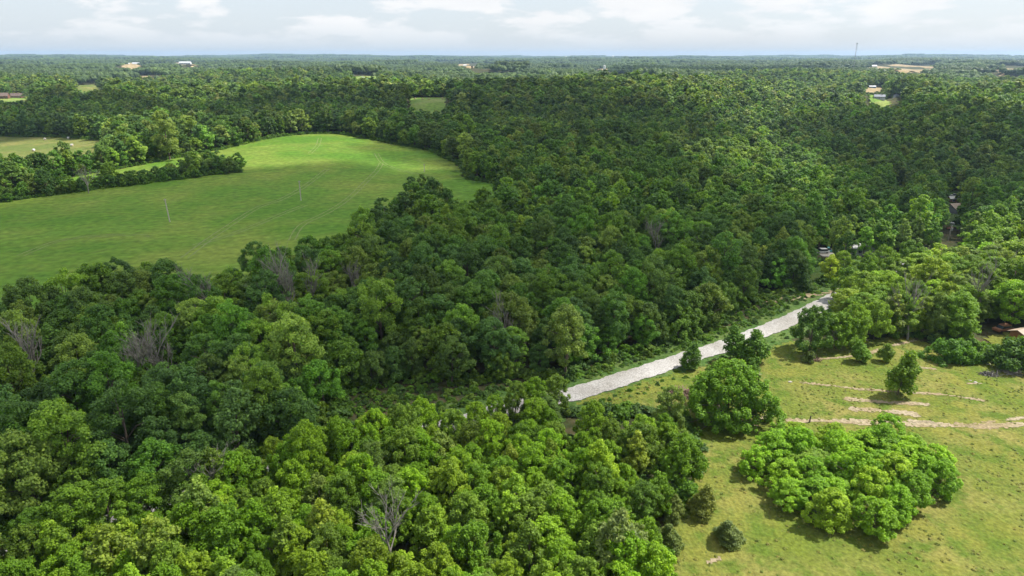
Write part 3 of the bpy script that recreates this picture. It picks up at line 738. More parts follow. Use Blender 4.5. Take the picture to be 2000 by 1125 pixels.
drop = np.zeros(len(TREES), bool)
for (gu, gv, gw, gh, gd) in GAPS:
    drop |= (np.hypot(TA[:, 0], TA[:, 1]) < gd) & (np.abs(tU - gu) < gw + .36 * TW * F / tD) & (tV < gv + gh) & (bV > gv - gh)
TREES = [t for t, k in zip(TREES, drop) if not k or 'label' in t]
# which of them are built one by one: the 300 that show largest
arr = np.array([(t['x'], t['y'], 0) for t in TREES]); arr[:, 2] = terrain(arr[:, 0], arr[:, 1])
HT = {'round': 9.3, 'oak': 14.2, 'walnut': 8.0, 'sycamore': 12.7, 'bush': 2.6, 'cedar': 5.5, 'sapling': 5.3}
WD = {'round': 12.4, 'oak': 8.8, 'walnut': 7.2, 'sycamore': 7.2, 'bush': 3.8, 'cedar': 3.7, 'sapling': 3.1}
topz = np.array([HT[t['kind']] * t['s'] * t['hs'] for t in TREES])
cen = arr.copy(); cen[:, 2] += topz * .8
U, V, D = proj(cen)
size = np.array([WD[t['kind']] * t['s'] for t in TREES]) * F / D
infr = (U > -20) & (U < 2020) & (V < 1150) & (V > 60)
dist = np.hypot(arr[:, 0], arr[:, 1])
# hidden ones: another crown top in front within a crown's width covers it
order = np.argsort(dist)
special = np.array([('label' in t) for t in TREES])
score = size * infr + special * 1e6
pick = np.zeros(len(TREES), bool)
cand = np.argsort(-score)[:520]
# keep those whose top is not covered by a nearer, higher-reaching crown
vis = []
for i in cand:
    if special[i]: vis.append(i); continue
    nb = (np.abs(U - U[i]) < .42 * size) & (dist < dist[i] - 1) & (V - .45 * size < V[i] - .30 * size[i]) & (np.abs(V - V[i]) < 120)
    if nb.sum() < 1: vis.append(i)
vis = vis[:300]
pick[vis] = True

def lod_of(d): return 0 if d < 235 else 1 if d < 560 else 2
inst = {}
protos = []
pid = {}
for key, lst in PROTO.items():
    for k, (a, b, o) in enumerate(lst):
        pid[(key[0], key[1], k)] = len(protos); protos.append(o)
rest = [i for i in range(len(TREES)) if not pick[i] and not (dist[i] > 260 and abs(U[i] - 1000) > 1150)]
pts = []; idx = []; rot = []; scl = []; tin = []
for i in rest:
    t = TREES[i]; ld = lod_of(dist[i])
    if (t['kind'], ld) not in PROTO: ld = 0
    n = len(PROTO[(t['kind'], ld)])
    pts.append(arr[i]); idx.append(pid[(t['kind'], ld, int(rng.integers(n)))]); rot.append((rng.normal() * .03, rng.normal() * .03, t['rz'])); scl.append((t['s'], t['s'], t['s'] * t['hs'])); tin.append(t['tint'])
scatter('forest', pts, idx, rot, scl, tin, protos, 'continuous dense green woodland receding over the hills', 'forest')

# far canopy to the horizon
def far_patches():
    p, ix, ro, sl, ti = [], [], [], [], []
    for (size, r0, r1, sc_) in ((96., 1560, 4200, 1.0), (175., 4200, 15500, 2.0)):
        ys = np.arange(0, r1, size * .93)
        for yy in ys:
            xx = np.arange(-yy * .84 - 100, yy * .84 + 100, size * .93)
            y = np.full(len(xx), yy) + rng.uniform(-5, 5, len(xx)); x = xx + rng.uniform(-5, 5, len(xx))
            d = y if r0 < 2000 else np.hypot(x, y)
            keep = (y > r0) & (y <= r1) if sc_ == 1.0 else (y > 4200) & (np.hypot(x, y) < r1)
            for _, pg, mt, _l in CLEARINGS:
                if np.hypot(*pg.mean(0)) > 1300: keep &= ~(inside(pg, x, y) | (edge_dist(pg, x, y) < size * .5))
            for a, b in zip(x[keep], y[keep]):
                p.append((a, b, float(terrain(a, b)) - (.5 if sc_ == 1 else 7))); ix.append(int(rng.integers(len(CANOPY)))); ro.append((0, 0, rng.integers(4) * math.pi / 2 + rng.normal() * .06))
                s = 1.62 if sc_ == 1 else 3.0; sl.append((s, s, (1.25 if sc_ == 1 else 1.6) * rng.uniform(.85, 1.2)))
                c = PAL_WOOD.mean(0) * np.array([.76, .66, 1.25]) * (1 + .28 * wob(a, b, 150, 2) + .15 * wob(a, b, 45, 5)); ti.append(c)  # extra blue in the canopy tint imitates haze, on top of the air volume
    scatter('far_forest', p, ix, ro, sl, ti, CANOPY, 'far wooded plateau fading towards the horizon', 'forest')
far_patches()

# trees built one by one
ORD = ['first', 'second', 'third', 'fourth', 'fifth', 'sixth', 'seventh', 'eighth', 'ninth', 'tenth', 'eleventh', 'twelfth', 'thirteenth', 'fourteenth', 'fifteenth', 'sixteenth', 'seventeenth', 'eighteenth', 'nineteenth', 'twentieth',
       'twenty-first', 'twenty-second', 'twenty-third', 'twenty-fourth', 'twenty-fifth', 'twenty-sixth', 'twenty-seventh', 'twenty-eighth', 'twenty-ninth', 'thirtieth'] + ['%dth' % k for k in range(31, 80)]
def shade(t):
    r, g, b = t
    if g > .145: return 'pale yellow-green' if b < .05 else 'pale grey-green'
    if g > .12: return 'bright green'
    if g > .095: return 'mid green'
    if g > .075: return 'deep green'
    return 'dark green'
PLACE = {'grove': 'young grove below the gravel road', 'clump': 'round tree clump in the meadow', 'wood': 'wood above the gravel road', 'woodleft': 'dark wood below the hayfield', 'woodright': 'wood behind the meadow', 'hedge': 'hedgerow'}
def region(i):
    t = TREES[i]
    if t['region'] != 'wood': return t['region']
    if U[i] > 1560: return 'woodright'
    rx = np.interp(arr[i, 1], [0, 300], [0, 0])
    return 'woodleft' if U[i] < 640 else 'wood'
rows = {}
for i in vis:
    if special[i]: continue
    rows.setdefault((region(i)), []).append(i)
label = {}
for rg, lst in rows.items():
    lst.sort(key=lambda i: -V[i])
    per = 14 if len(lst) > 28 else 7
    for k in range(0, len(lst), per):
        row = sorted(lst[k:k + per], key=lambda i: U[i])
        nrow = k // per
        rn = 'nearest' if nrow == 0 else ORD[nrow]
        for j, i in enumerate(row):
            label[i] = '%s tree, %s from left in %s row of %s' % (shade(TREES[i]['tint']), ORD[j], rn, PLACE[rg])
NAME = {'oak': 'broadleaf_tree', 'walnut': 'broadleaf_tree', 'sycamore': 'sycamore_tree', 'round': 'broadleaf_tree', 'bush': 'bush', 'cedar': 'cedar_tree', 'sapling': 'young_tree'}
GRP = {'grove': 'trees of the young grove', 'clump': 'trees of the meadow clump', 'wood': 'trees of the wood above the road', 'woodleft': 'trees of the dark wood', 'woodright': 'trees of the wood behind the meadow',
       'single': 'single trees', 'cedar': 'cedars at the grove edge', 'bush': 'bushes around the meadow', 'hedge': 'hedgerow trees'}
for i in vis:
    t = TREES[i]; lst = PROTO[(t['kind'], 0)]
    k = int(rng.integers(len(lst))); cr, tr, _ = lst[k]
    e = empty(NAME[t['kind']], Vector(arr[i]), t['rz']); e.scale = (t['s'], t['s'], t['s'] * t['hs'])
    c = bpy.data.objects.new('crown', cr); COL.objects.link(c); c.parent = e; c['tint'] = (np.array(t['tint']) * TINT).tolist()
    b = bpy.data.objects.new('trunk', tr); COL.objects.link(b); b.parent = e
    tag(e, t.get('label') or label[i], 'bush' if t['kind'] == 'bush' else 'tree', GRP[region(i)])

# dead trees: (u, v of the foot, height px, kind seed, spread, label)
DEAD = [(566, 600, 112, 1, .75, 'tall forked bare tree standing at the hayfield edge of the dark wood'),
        (606, 585, 75, 2, .5, 'slim bare trunk beside the tall forked bare tree'),
        (556, 600, 80, 9, .7, 'leaning bare snag on the near side of the tall forked one'),
        (455, 612, 112, 3, .8, 'grey bare tree with drooping twigs above the dark wood'),
        (255, 740, 92, 4, .95, 'spreading bare tree leaning over the pale tree tops'),
        (300, 720, 86, 5, .7, 'bare tree with thin branches next to the spreading one'),
        (326, 716, 84, 6, .55, 'upright bare snag beside a pale crown'),
        (765, 1085, 135, 7, .95, 'large silvery dead tree in the middle of the grove'),
        (1010, 650, 66, 8, .4, 'short forked snag inside the wood above the road'),
        (1783, 612, 66, 10, .7, 'grey leafless tree among the sunlit trees behind the meadow'),
        (1915, 585, 66, 11, .7, 'pale leafless tree in the sunlit wood far from the road'),
        (171, 368, 40, 12, .9, 'bare grey tree in a gap of the hedgerow'),
        (1285, 490, 58, 13, .8, 'faint bare tree deep in the central wood'),
        (55, 720, 85, 14, .6, 'bare trunk with few limbs near the edge of the dark wood'),
        (390, 925, 60, 15, .9, 'tangle-topped bare tree above the hidden road bend'),
        (685, 560, 60, 16, .7, 'bare limbed tree at the corner of wood and hayfield')]
for (u, v, hp, sd, sp, lb) in DEAD:
    base = 2.5 if u in (765, 171) else 6.5
    p = P(u, v, base); d = (p - camo.location).length; H = hp * d / F * 1.05 + base
    A = bare_tree(sd, H, sp * .72, .8)
    e = empty('dead_tree', p, rng.uniform(0, 6)); tag(e, lb, 'tree', 'dead trees in the woods')
    for nm, k in (('trunk', 1), ('branches', 0)):
        me = A.mesh(nm, [M['deadwood']], k)
        o = bpy.data.objects.new(nm, me); COL.objects.link(o); o.parent = e

# ------------------------------------------------------------------ buildings, vehicles and other built things
def colour(name, c, rough=.7, var=.12, scale=.8, metal=0.):
    if name not in M: M[name] = plain(name, c, rough, var, scale, metal)
    return M[name]
def boxv(x0, x1, y0, y1, z0, z1):
    v = [(x, y, z) for z in (z0, z1) for x, y in ((x0, y0), (x1, y0), (x1, y1), (x0, y1))]
    return v, [(0, 3, 2, 1), (4, 5, 6, 7), (0, 1, 5, 4), (1, 2, 6, 5), (2, 3, 7, 6), (3, 0, 4, 7)]
def box(name, b, m, parent): 
    v, f = boxv(*b); return mesh_obj(name, v, f, m, parent)
def house(name, p, w, d, h, rise, rz, wall, roof, label, windows=3, chimney=False, door=True, eave=.45, wing=None):
    """gabled building, ridge along x; its long front faces -y before the turn"""
    e = empty(name, p, rz)
    box('foundation', (-w / 2 - .1, w / 2 + .1, -d / 2 - .1, d / 2 + .1, -2.0, .15), M['concrete'], e)
    v = [(-w / 2, -d / 2, .15), (w / 2, -d / 2, .15), (w / 2, d / 2, .15), (-w / 2, d / 2, .15), (-w / 2, -d / 2, h), (w / 2, -d / 2, h), (w / 2, d / 2, h), (-w / 2, d / 2, h), (-w / 2, 0, h + rise), (w / 2, 0, h + rise)]
    mesh_obj('wall', v, [(0, 1, 5, 4), (2, 3, 7, 6), (1, 2, 6, 9, 5), (3, 0, 4, 8, 7)], wall, e)
    sl = rise / (d / 2); t = .16
    rv = []; 
    for x in (-w / 2 - eave, w / 2 + eave):
        for y, z in ((-d / 2 - eave, h - sl * eave), (0, h + rise), (d / 2 + eave, h - sl * eave)):
            rv += [(x, y, z + .02), (x, y, z + t)]
    rf = mesh_obj('roof', rv, [(1, 3, 9, 7), (3, 5, 11, 9), (0, 6, 8, 2), (2, 8, 10, 4), (0, 1, 7, 6), (4, 10, 11, 5), (0, 2, 3, 1), (2, 4, 5, 3), (6, 7, 9, 8), (8, 9, 11, 10)], roof, e)
    if chimney: box('chimney', (w * .18, w * .18 + .8, -.9, -.1, h + rise * .3, h + rise + .8), M['brick'], rf)
    for k in range(windows):
        x = -w / 2 + w * (k + .7) / (windows + .4)
        if door and k == windows // 2: continue
        wn = box('window', (x - .65, x + .65, -d / 2 - .07, -d / 2 + .05, h * .38, h * .78), M['trim'], e)
        box('pane', (x - .55, x + .55, -d / 2 - .085, -d / 2 - .06, h * .42, h * .74), M['glass'], wn)
    if door:
        x = -w / 2 + w * (windows // 2 + .7) / (windows + .4)
        dr = box('door', (x - .55, x + .55, -d / 2 - .08, -d / 2 + .04, .16, 2.2), M['doorpaint'], e)
        box('handle', (x + .38, x + .46, -d / 2 - .13, -d / 2 - .075, 1.0, 1.12), M['trim'], dr)
    tag(e, label, 'house' if 'house' in name else 'building')
    return e
colour('brick', (.19, .085, .065)); colour('trim', (.6, .6, .58)); colour('glass', (.03, .04, .05), .1); colour('doorpaint', (.18, .12, .09))
colour('white_siding', (.62, .62, .60)); colour('white_metal', (.66, .68, .70), .35); colour('grey_roof', (.16, .18, .22), .6); colour('brown_roof', (.14, .10, .085)); colour('red_roof', (.19, .10, .08))
colour('tan_roof', (.33, .25, .19)); colour('green_roof', (.10, .30, .24), .4); colour('blue_metal', (.10, .20, .42), .4); colour('pale_roof', (.36, .36, .35), .5); colour('rust', (.26, .11, .055)); colour('grey_siding', (.33, .35, .38)); colour('teal', (.10, .32, .33), .5)
colour('galvanised', (.42, .43, .45), .5, .1, .5, .3); colour('pole_wood', (.42, .38, .34)); colour('rubber', (.02, .02, .02)); colour('silver', (.5, .52, .54), .3, .05); colour('carwhite', (.7, .71, .72), .3, .05); colour('straw', (.42, .33, .19)); colour('bale_wrap', (.6, .58, .55), .4)
colour('stone', (.26, .24, .20)); colour('twig', (.17, .11, .075)); colour('darkstick', (.07, .065, .06)); colour('steel', (.30, .31, .33), .5)

b = house('brick_house', P(34, 192), 17, 9, 4.0, 3.8, .1, M['brick'], M['brown_roof'], 'large red brick house with steep roof beside its lawn', 6, True)
house('brick_house', P(10, 193), 9, 8, 3.6, 3.4, .3, M['brick'], M['brown_roof'], 'smaller brick wing house with steep gable left of the large one', 4, False)
house('farm_house', P(722, 157), 13, 8, 3, 2.2, .1, M['white_siding'], M['green_roof'], 'green roofed farm building in the far clearing', 4)
house('farm_house', P(711, 156), 10, 8, 3.5, 2.2, -.3, M['white_siding'], M['pale_roof'], 'pale farmhouse just left of the green roof', 3)
house('barn', P(266, 126), 34, 18, 6, 4, .1, M['white_metal'], M['white_metal'], 'white round-topped barn at the far farm, bigger of a pair', 4)
house('barn', P(247, 126), 30, 12, 5, 2.5, 0, M['white_metal'], M['white_metal'], 'long low white barn at the far farm, smaller of a pair', 4)
house('barn', P(362, 125), 40, 14, 5, 3, .1, M['white_metal'], M['white_metal'], 'long white barn on its own near the horizon', 5)
house('barn', P(345, 125.5), 18, 12, 4, 2.5, 0, M['white_metal'], M['pale_roof'], 'short grey roofed barn beside the long white barn', 3)
house('shed', P(908, 129), 20, 12, 5, 3, .2, M['white_metal'], M['white_metal'], 'white shed in the small tan hayfield', 2)
house('house', P(1717, 193), 13.5, 8, 3.1, 2.6, -.35, M['grey_siding'], M['grey_roof'], 'blue-grey roofed house on the bright lawn', 5, True)
house('shed', P(1750, 190), 6, 5, 2.6, 1.6, .2, M['grey_siding'], M['grey_roof'], 'small dark shed beside the blue-grey roofed house', 2)
house('mobile_home', P(1703, 172), 13, 5, 3.2, 1.1, .05, M['blue_metal'], M['white_metal'], 'blue mobile home with white roof above the bare yard', 4)
house('house', P(1768, 171), 12, 8, 3, 2.2, .2, M['tan_roof'], M['tan_roof'], 'tan roofed house half hidden by trees', 3)
house('house', P(1808, 169), 13, 8, 3.2, 2.2, -.2, M['white_siding'], M['white_metal'], 'white roofed house half hidden by trees', 3)
house('barn', P(1705, 131), 30, 14, 5, 3.5, .1, M['white_metal'], M['white_metal'], 'white barn behind the tan hayfield by the mast', 3)
house('house', P(1868, 412, 1), 8.5, 7, 2.8, 1.8, .25, M['grey_siding'], M['tan_roof'], 'tan roofed house in the wooded hollow', 3, True)
house('shed', P(1864, 392, 1), 5.5, 4, 2.4, 1.0, -.2, M['rust'], M['pale_roof'], 'small grey roofed shed above the tan roof', 2)
house('shed', P(1762, 359, 1), 6.5, 5, 2.5, 1.3, .3, M['teal'], M['tan_roof'], 'small teal shed with orange-tan roof on the slope', 2)
house('shed', P(1692, 494, .5), 9, 6, 2.6, .9, -.25, M['grey_siding'], M['pale_roof'], 'pale grey roofed shed in the gravel yard', 3)
house('shed', P(1996, 662, .5), 4, 3.4, 2.2, .7, .4, M['rust'], M['tan_roof'], 'tan roofed shack at the edge of the view', 2)

def car(name, p, rz, paint, label, cat, pickup=False):
    e = empty(name, p, rz); L_ = 5.2 if pickup else 4.6
    prof = [(-L_ / 2, .45), (-L_ / 2, .95), (-L_ * .3, 1.0), (L_ * .48, 1.0) if pickup else (L_ * .5, .98), (L_ / 2, .45)]
    v = [(x, y, z) for y in (-.9, .9) for x, z in prof]; n = len(prof)
    mesh_obj('body', v, [tuple(range(n - 1, -1, -1)), tuple(range(n, 2 * n))] + [(i, (i + 1) % n, n + (i + 1) % n, n + i) for i in range(n)], paint, e)
    x1 = .35 if pickup else L_ * .42
    cp = [(-L_ * .28, 1.0), (-L_ * .14, 1.62), (x1 - .45, 1.66), (x1, 1.0)]
    v = [(x, y, z) for y in (-.78, .78) for x, z in cp]
    cb = mesh_obj('cabin', v, [(3, 2, 1, 0), (4, 5, 6, 7), (0, 1, 5, 4), (2, 3, 7, 6)], M['glass'], e)
    v, f = boxv(-L_ * .15, x1 - .42, -.8, .8, 1.6, 1.72); mesh_obj('roof_panel', v, f, paint, cb)
    if pickup: box('bed', (.45, L_ * .47, -.72, .72, 1.003, 1.06), M['rubber'], e)
    for x in (-L_ * .31, L_ * .3):
        for y in (-.86, .86):
            A = Acc(); A.tube([(x, y - .12, .34), (x, y - .1, .34), (x, y + .1, .34), (x, y + .12, .34)], [.2, .34, .34, .2], 14, 0)
            w = bpy.data.objects.new('wheel', A.mesh('wheel', [M['rubber']])); COL.objects.link(w); w.parent = e
    return tag(e, label, cat)
car('parked_pickup', P(1865, 382, .5), .2, M['silver'], 'silver pickup parked above the tan roof in the hollow', 'truck', True)
car('parked_car', P(1866, 436, .5), .5, M['carwhite'], 'white car parked below the tan roof in the hollow', 'car')
car('parked_car', P(1605, 492, .5), .1, M['carwhite'], 'white car in the roadside yard, further from the shed', 'car')
car('parked_pickup', P(1620, 490, .5), -.2, M['teal'], 'teal pickup in the roadside yard beside the white car', 'truck', True)
car('parked_car', P(1682, 545, .5), .9, M['silver'], 'silver car glimpsed between trees at the road bend', 'car')
car('junk_car', P(1958, 645, .3), .3, M['rust'], 'rusty junk car in the yard at the edge of the wood', 'car')
e = empty('utility_trailer', P(1857, 446, .4), .6)
box('deck', (-2, 2, -.9, .9, .5, .62), M['rust'], e); box('rail', (-2, 2, .84, .9, .62, 1.0), M['rust'], e); box('rail', (-2, 2, -.9, -.84, .62, 1.0), M['rust'], e); box('drawbar', (-3.2, -2, -.06, .06, .46, .58), M['rust'], e)
for y in (-1, 1):
    A = Acc(); A.tube([(.1, y - .1, .32), (.1, y - .08, .32), (.1, y + .08, .32), (.1, y + .1, .32)], [.18, .32, .32, .18], 14, 0)
    w = bpy.data.objects.new('wheel', A.mesh('wheel', [M['rubber']])); COL.objects.link(w); w.parent = e
tag(e, 'rust-red flat trailer parked below the white car', 'trailer')

def tube_obj(name, pts, rads, m, parent, k=8):
    A = Acc(); A.tube(pts, rads, k, 0); o = bpy.data.objects.new(name, A.mesh(name, [m])); COL.objects.link(o); o.parent = parent; return o
def pole(u, v, hpx, label, lean=0., arm=True, box_=False, rz=0.):
    p = P(u, v); H = hpx * (p - camo.location).length / F * 1.03
    e = empty('utility_pole', p, rz)
    tube_obj('post', [(0, 0, -.8), (lean * .5, 0, H * .5), (lean, 0, H)], [.22, .2, .17], M['pole_wood'], e)
    if arm:
        box('crossarm', (lean - .5, lean + .5, -.06, .06, H - .55, H - .40), M['pole_wood'], e)
        for x in (-.42, .42): tube_obj('insulator', [(lean + x, 0, H - .4), (lean + x, 0, H - .3), (lean + x, 0, H - .18)], [.04, .07, .03], M['galvanised'], e, 6)
    if box_: tube_obj('transformer', [(lean + .42, 0, H - 2.2), (lean + .42, 0, H - 2.15), (lean + .42, 0, H - 1.2), (lean + .42, 0, H - 1.15)], [.12, .26, .26, .12], M['galvanised'], e, 10)
    tag(e, label, 'pole', 'utility poles'); return e, H
pole(332, 434, 40, 'leaning wooden pole in the open hayfield, nearest the dark wood', -.55)
pole(588, 392, 36, 'wooden pole in the middle of the hayfield', 0, True)
pole(829, 336, 15, 'far short wooden pole by the right end of the hayfield')
pole(1852, 470, 26, 'grey pole with transformer in the hollow behind the sunlit trees', .1, True, True)
pole(1654, 186, 12, 'slim pole in the wood left of the bare yard')
pole(1730, 186, 12, 'slim pole between the bare yard and the lawn')
pole(1771, 170, 12, 'slim pole above the tan roofed house')
pole(1812, 168, 10, 'slim pole above the white roofed house')

def bale(u, v, m, label, rz):
    p = P(u, v); e = empty('hay_bale', p, rz); r = .95
    o = tube_obj('bale_body', [(0, -.72, r - .05), (0, -.70, r - .05), (0, -.6, r - .03), (0, 0, r - .05), (0, .6, r - .03), (0, .70, r - .05), (0, .72, r - .05)], [.3, .8, r, r * 1.01, r, .8, .3], m, e, 20)
    for y in (-.725, .725): tube_obj('bale_end', [(0, y, r - .05), (0, y * 1.012, r - .05)], [.78, .02], M['straw'], e, 18)
    tag(e, label, 'hay bale', 'round bales')
for u, v, lb in ((88, 274, 'round bale on the pale hay meadow, below the shaded treeline'), (134, 272, 'round bale farthest back on the pale hay meadow'), (141, 286, 'round bale beside the hedgerow trees on the pale meadow'), (66, 296, 'round bale in the sunlit part of the pale meadow'),
                 (811, 194, 'first round bale from left in the small far clearing'), (825, 194.5, 'second round bale from left in the small far clearing'), (838, 194.5, 'third round bale from left in the small far clearing'), (864, 193.5, 'last round bale from left in the small far clearing')):
    bale(u, v, M['bale_wrap'] if u < 200 else M['straw'], lb, rng.uniform(0, 3))

# silo, mast, water towers
p = P(1180, 139); e = empty('silo', p)
tube_obj('drum', [(0, 0, -1), (0, 0, .2), (0, 0, 11)], [3.2, 3, 3], M['white_metal'], e, 24)
tube_obj('dome', [(0, 0, 11), (0, 0, 12.3), (0, 0, 13.4), (0, 0, 13.8)], [3.1, 2.7, 1.5, .1], M['galvanised'], e, 24)
tag(e, 'white domed silo above the far woods', 'silo')
d = ray(1668, 125); k = 2450 / d[1]; p = Vector((d[0] * k, 2450, float(terrain(d[0] * k, 2450)))); e = empty('radio_mast', p)
top = CAM_H + ray(1668, 84)[2] / ray(1668, 84)[1] * 2450 - p.z
for k in range(3):
    a = k * 2.094; tube_obj('leg', [(1.3 * math.cos(a), 1.3 * math.sin(a), -1), (1.2 * math.cos(a), 1.2 * math.sin(a), top)], [.22, .2], M['steel'], e, 5)
    tube_obj('guy_wire', [(0, 0, top * .9), (50 * math.cos(a + .5), 50 * math.sin(a + .5), -1)], [.06, .06], M['steel'], e, 4)
A = Acc()
for z in np.arange(0, top - 3, 3.0):
    for k in range(3):
        a = k * 2.094; b_ = a + 2.094; A.tube([(1.25 * math.cos(a), 1.25 * math.sin(a), z), (1.25 * math.cos(b_), 1.25 * math.sin(b_), z + 3)], [.1, .1], 4, 0)
o = bpy.data.objects.new('bracing', A.mesh('bracing', [M['steel']])); COL.objects.link(o); o.parent = e
tube_obj('antenna_head', [(0, 0, top - 4), (0, 0, top - 3.9), (0, 0, top), (0, 0, top + .1)], [.8, 2.2, 2.2, .6], M['steel'], e, 10)
tag(e, 'tall slim guyed radio mast on the horizon', 'mast')
for u, v, lb in ((1197, 109.5, 'tiny white water tower on the skyline, bigger of two'), (1105, 111, 'tiny white water tower on the skyline, smaller of two')):
    dd = ray(u, v); yy = 6500; top = CAM_H + dd[2] / dd[1] * yy; x = dd[0] / dd[1] * yy; g = float(terrain(x, yy)); e = empty('water_tower', (x, yy, g))
    h = top - g + 4
    tube_obj('stem', [(0, 0, -1), (0, 0, 2), (0, 0, h - 10)], [5, 2.2, 2.2], M['white_metal'], e, 14)
    tube_obj('tank', [(0, 0, h - 12), (0, 0, h - 9), (0, 0, h - 4), (0, 0, h - .5), (0, 0, h)], [2.3, 8, 9.5, 6, .3], M['white_metal'], e, 20)
    tag(e, lb, 'water tower', 'water towers on the skyline')

# brush piles, stones, post
def sticks(name, u, v, n, rad, hgt, m, label, seed):
    r = random.Random(seed); e = empty(name, P(u, v)); A = Acc(); B = Acc()
    for k in range(n):
        a = r.uniform(0, 6.28); q = rad * math.sqrt(r.random()); z = hgt * max(.08, 1 - (q / rad) ** 1.5) * r.uniform(.2, 1)
        c = Vector((q * math.cos(a), q * math.sin(a) * .7, z)); d = Vector((r.gauss(0, 1), r.gauss(0, 1), r.gauss(0, .3))).normalized(); l = r.uniform(.4, 1.3)
        (A if k % 7 else B).tube([c - d * l, c + Vector((0, 0, r.uniform(-.1, .1))), c + d * l], [.05, .06, .02] if k % 7 else [.12, .12, .08], 4, 0)
    for nm, X in (('twigs', A), ('logs', B)):
        o = bpy.data.objects.new(nm, X.mesh(nm, [m])); COL.objects.link(o); o.parent = e
    tag(e, label, 'brush pile', 'brush piles')
sticks('brush_pile', 1328, 772, 420, 3.0, 1.5, M['twig'], 'brown brush pile next to the large round tree', 1)
sticks('brush_pile', 1585, 703, 160, 1.8, .8, M['twig'], 'small brown brush pile below the dark corner tree', 2)
sticks('brush_pile', 1930, 733, 120, 1.7, .5, M['darkstick'], 'dark heap of sticks on the meadow rise', 3)
sticks('brush_pile', 1975, 728, 150, 2.4, .6, M['deadwood'], 'pale heap of branches in front of the broad dark bush', 4)
for k, (u, v, sz) in enumerate(((1905, 748, .5), (1895, 744, .35), (1930, 712, .5), (1924, 704, .35), (1970, 728, .45), (1310, 1088, .3), (1543, 747, .5), (1506, 806, .4))):
    p = P(u, v); r = np.random.default_rng(k); v_, f_ = ICO2
    w = v_ * (1 + .22 * np.sin(3 * v_[:, [1]] + k) * np.cos(2.3 * v_[:, [0]] + 2 * k) + r.normal(size=(len(v_), 1)) * .05) * np.array([sz * .9, sz * .6, sz * .4]); w[:, 2] += sz * .2
    o = mesh_obj('boulder', w, f_, M['stone']); o.location = p
    tag(o, ['pale flat boulder by the thin bare streak', 'smaller boulder behind the flat pale one', 'boulder in front of the broad dark bush', 'small boulder up the slope from the broad dark bush', 'boulder beside the pale branch heap', 'small stone by the nearest dark cedar', 'pale stone at the left end of the long bare streak', 'stone left of the dirt track start'][k], 'stone', 'loose stones in the meadow')
e = empty('fence_post', P(1581, 826)); tube_obj('post', [(0, 0, -.4), (0, 0, .7), (.05, 0, 1.35), (.05, 0, 1.4)], [.13, .12, .11, .06], M['darkstick'], e, 9); tube_obj('wire_stub', [(0, -.13, 1.1), (.4, -.2, .95)], [.012, .01], M['steel'], e, 4)
tag(e, 'single dark fence post on the dirt track', 'post')

# undergrowth: brush by the road, skirts of shrubs along the woods' edges, weeds on the meadow
def undergrowth():
    p, s, t = [], [], []
    def add(x, y, lo, hi, pal):
        k = rng.integers(0, len(pal), len(x))
        for i in range(len(x)):
            q = rng.uniform(lo, hi); p.append((x[i], y[i], float(terrain(x[i], y[i])))); s.append((q, q, q * rng.uniform(.6, 1.0))); t.append(pal[k[i]] * math.exp(rng.normal() * .12))
    pal = np.array([(.05, .10, .02), (.06, .115, .022), (.045, .085, .035), (.075, .12, .03)])
    x, y = jitter_grid(1.9, 70, 230, 1.0); k = inside(BRUSH, x, y) & (edge_dist(ROADL[::4], x, y, False) > 4.2); add(x[k], y[k], .25, .62, pal)
    for pg, w in ((FIELD, 6), (MEADOW, 3.5), (BRUSH, 4), (FIELD2, 6)):
        bx = bbox(pg, 8); x, y = jitter_grid(2.3, max(bx[2], 40), bx[3], 1.1)
        k = ~inside(pg, x, y) & (edge_dist(pg, x, y) < w) & (edge_dist(ROADL[::4], x, y, False) > 5.5) & ~inside(GROVE, x, y)
        for q in (FIELD, FIELD2, MEADOW, MEADOW2): k &= ~inside(q, x, y)
        add(x[k], y[k], .4, 1.15, pal)
    for pg in (HEDGE1, HEDGE2):
        bx = bbox(pg, 8); x, y = jitter_grid(2.6, bx[2], bx[3], 1.1); k = inside(pg, x, y) & ~inside(FIELD2, x, y); add(x[k], y[k], .6, 1.2, pal)
    x, y = jitter_grid(1.7, 60, 160, 1.0); dr = edge_dist(ROADL[::3], x, y, False); k = (dr > 3.4) & (dr < 7.5) & (rng.random(len(x)) < .6); add(x[k], y[k], .10, .33, pal)
    x, y = jitter_grid(2.6, 40, 150, 1.0); k = inside(GROVE, x, y) & (edge_dist(ROADL[::4], x, y, False) > 4); add(x[k], y[k], .35, .9, pal)
    x, y = jitter_grid(2.4, 40, 140, 1.2); dr = edge_dist(ROADL[::3], x, y, False); k = (dr > 3.2) & (dr < 14) & (x < -30); add(x[k], y[k], .5, 1.2, pal)
    n = len(p)
    lst = [o for (_, _, o) in PROTO[('bush', 1)]]
    scatter('undergrowth', p, rng.integers(0, len(lst), n), np.c_[np.zeros(n), np.zeros(n), rng.uniform(0, 6.28, n)], s, t, lst, 'tangled brush and shrubs along the wood edges and roadside', 'undergrowth')
undergrowth()
def tuft_mesh(seed):
    r = np.random.default_rng(seed); A = Acc()
    n = 26; a = r.uniform(0, 6.28, n); rr = r.uniform(0, .32, n)
    c = np.stack([rr * np.cos(a), rr * np.sin(a), r.uniform(.05, .26, n)], 1)
    A.cards(c, unit(np.stack([np.cos(a), np.sin(a), r.uniform(.8, 3, n)], 1)), r.uniform(.14, .34, n), .45 + r.normal(size=n) * .16, r)
    return bpy.data.objects.new('tuft_%d' % seed, A.mesh('tuft', [M['leaf']]))
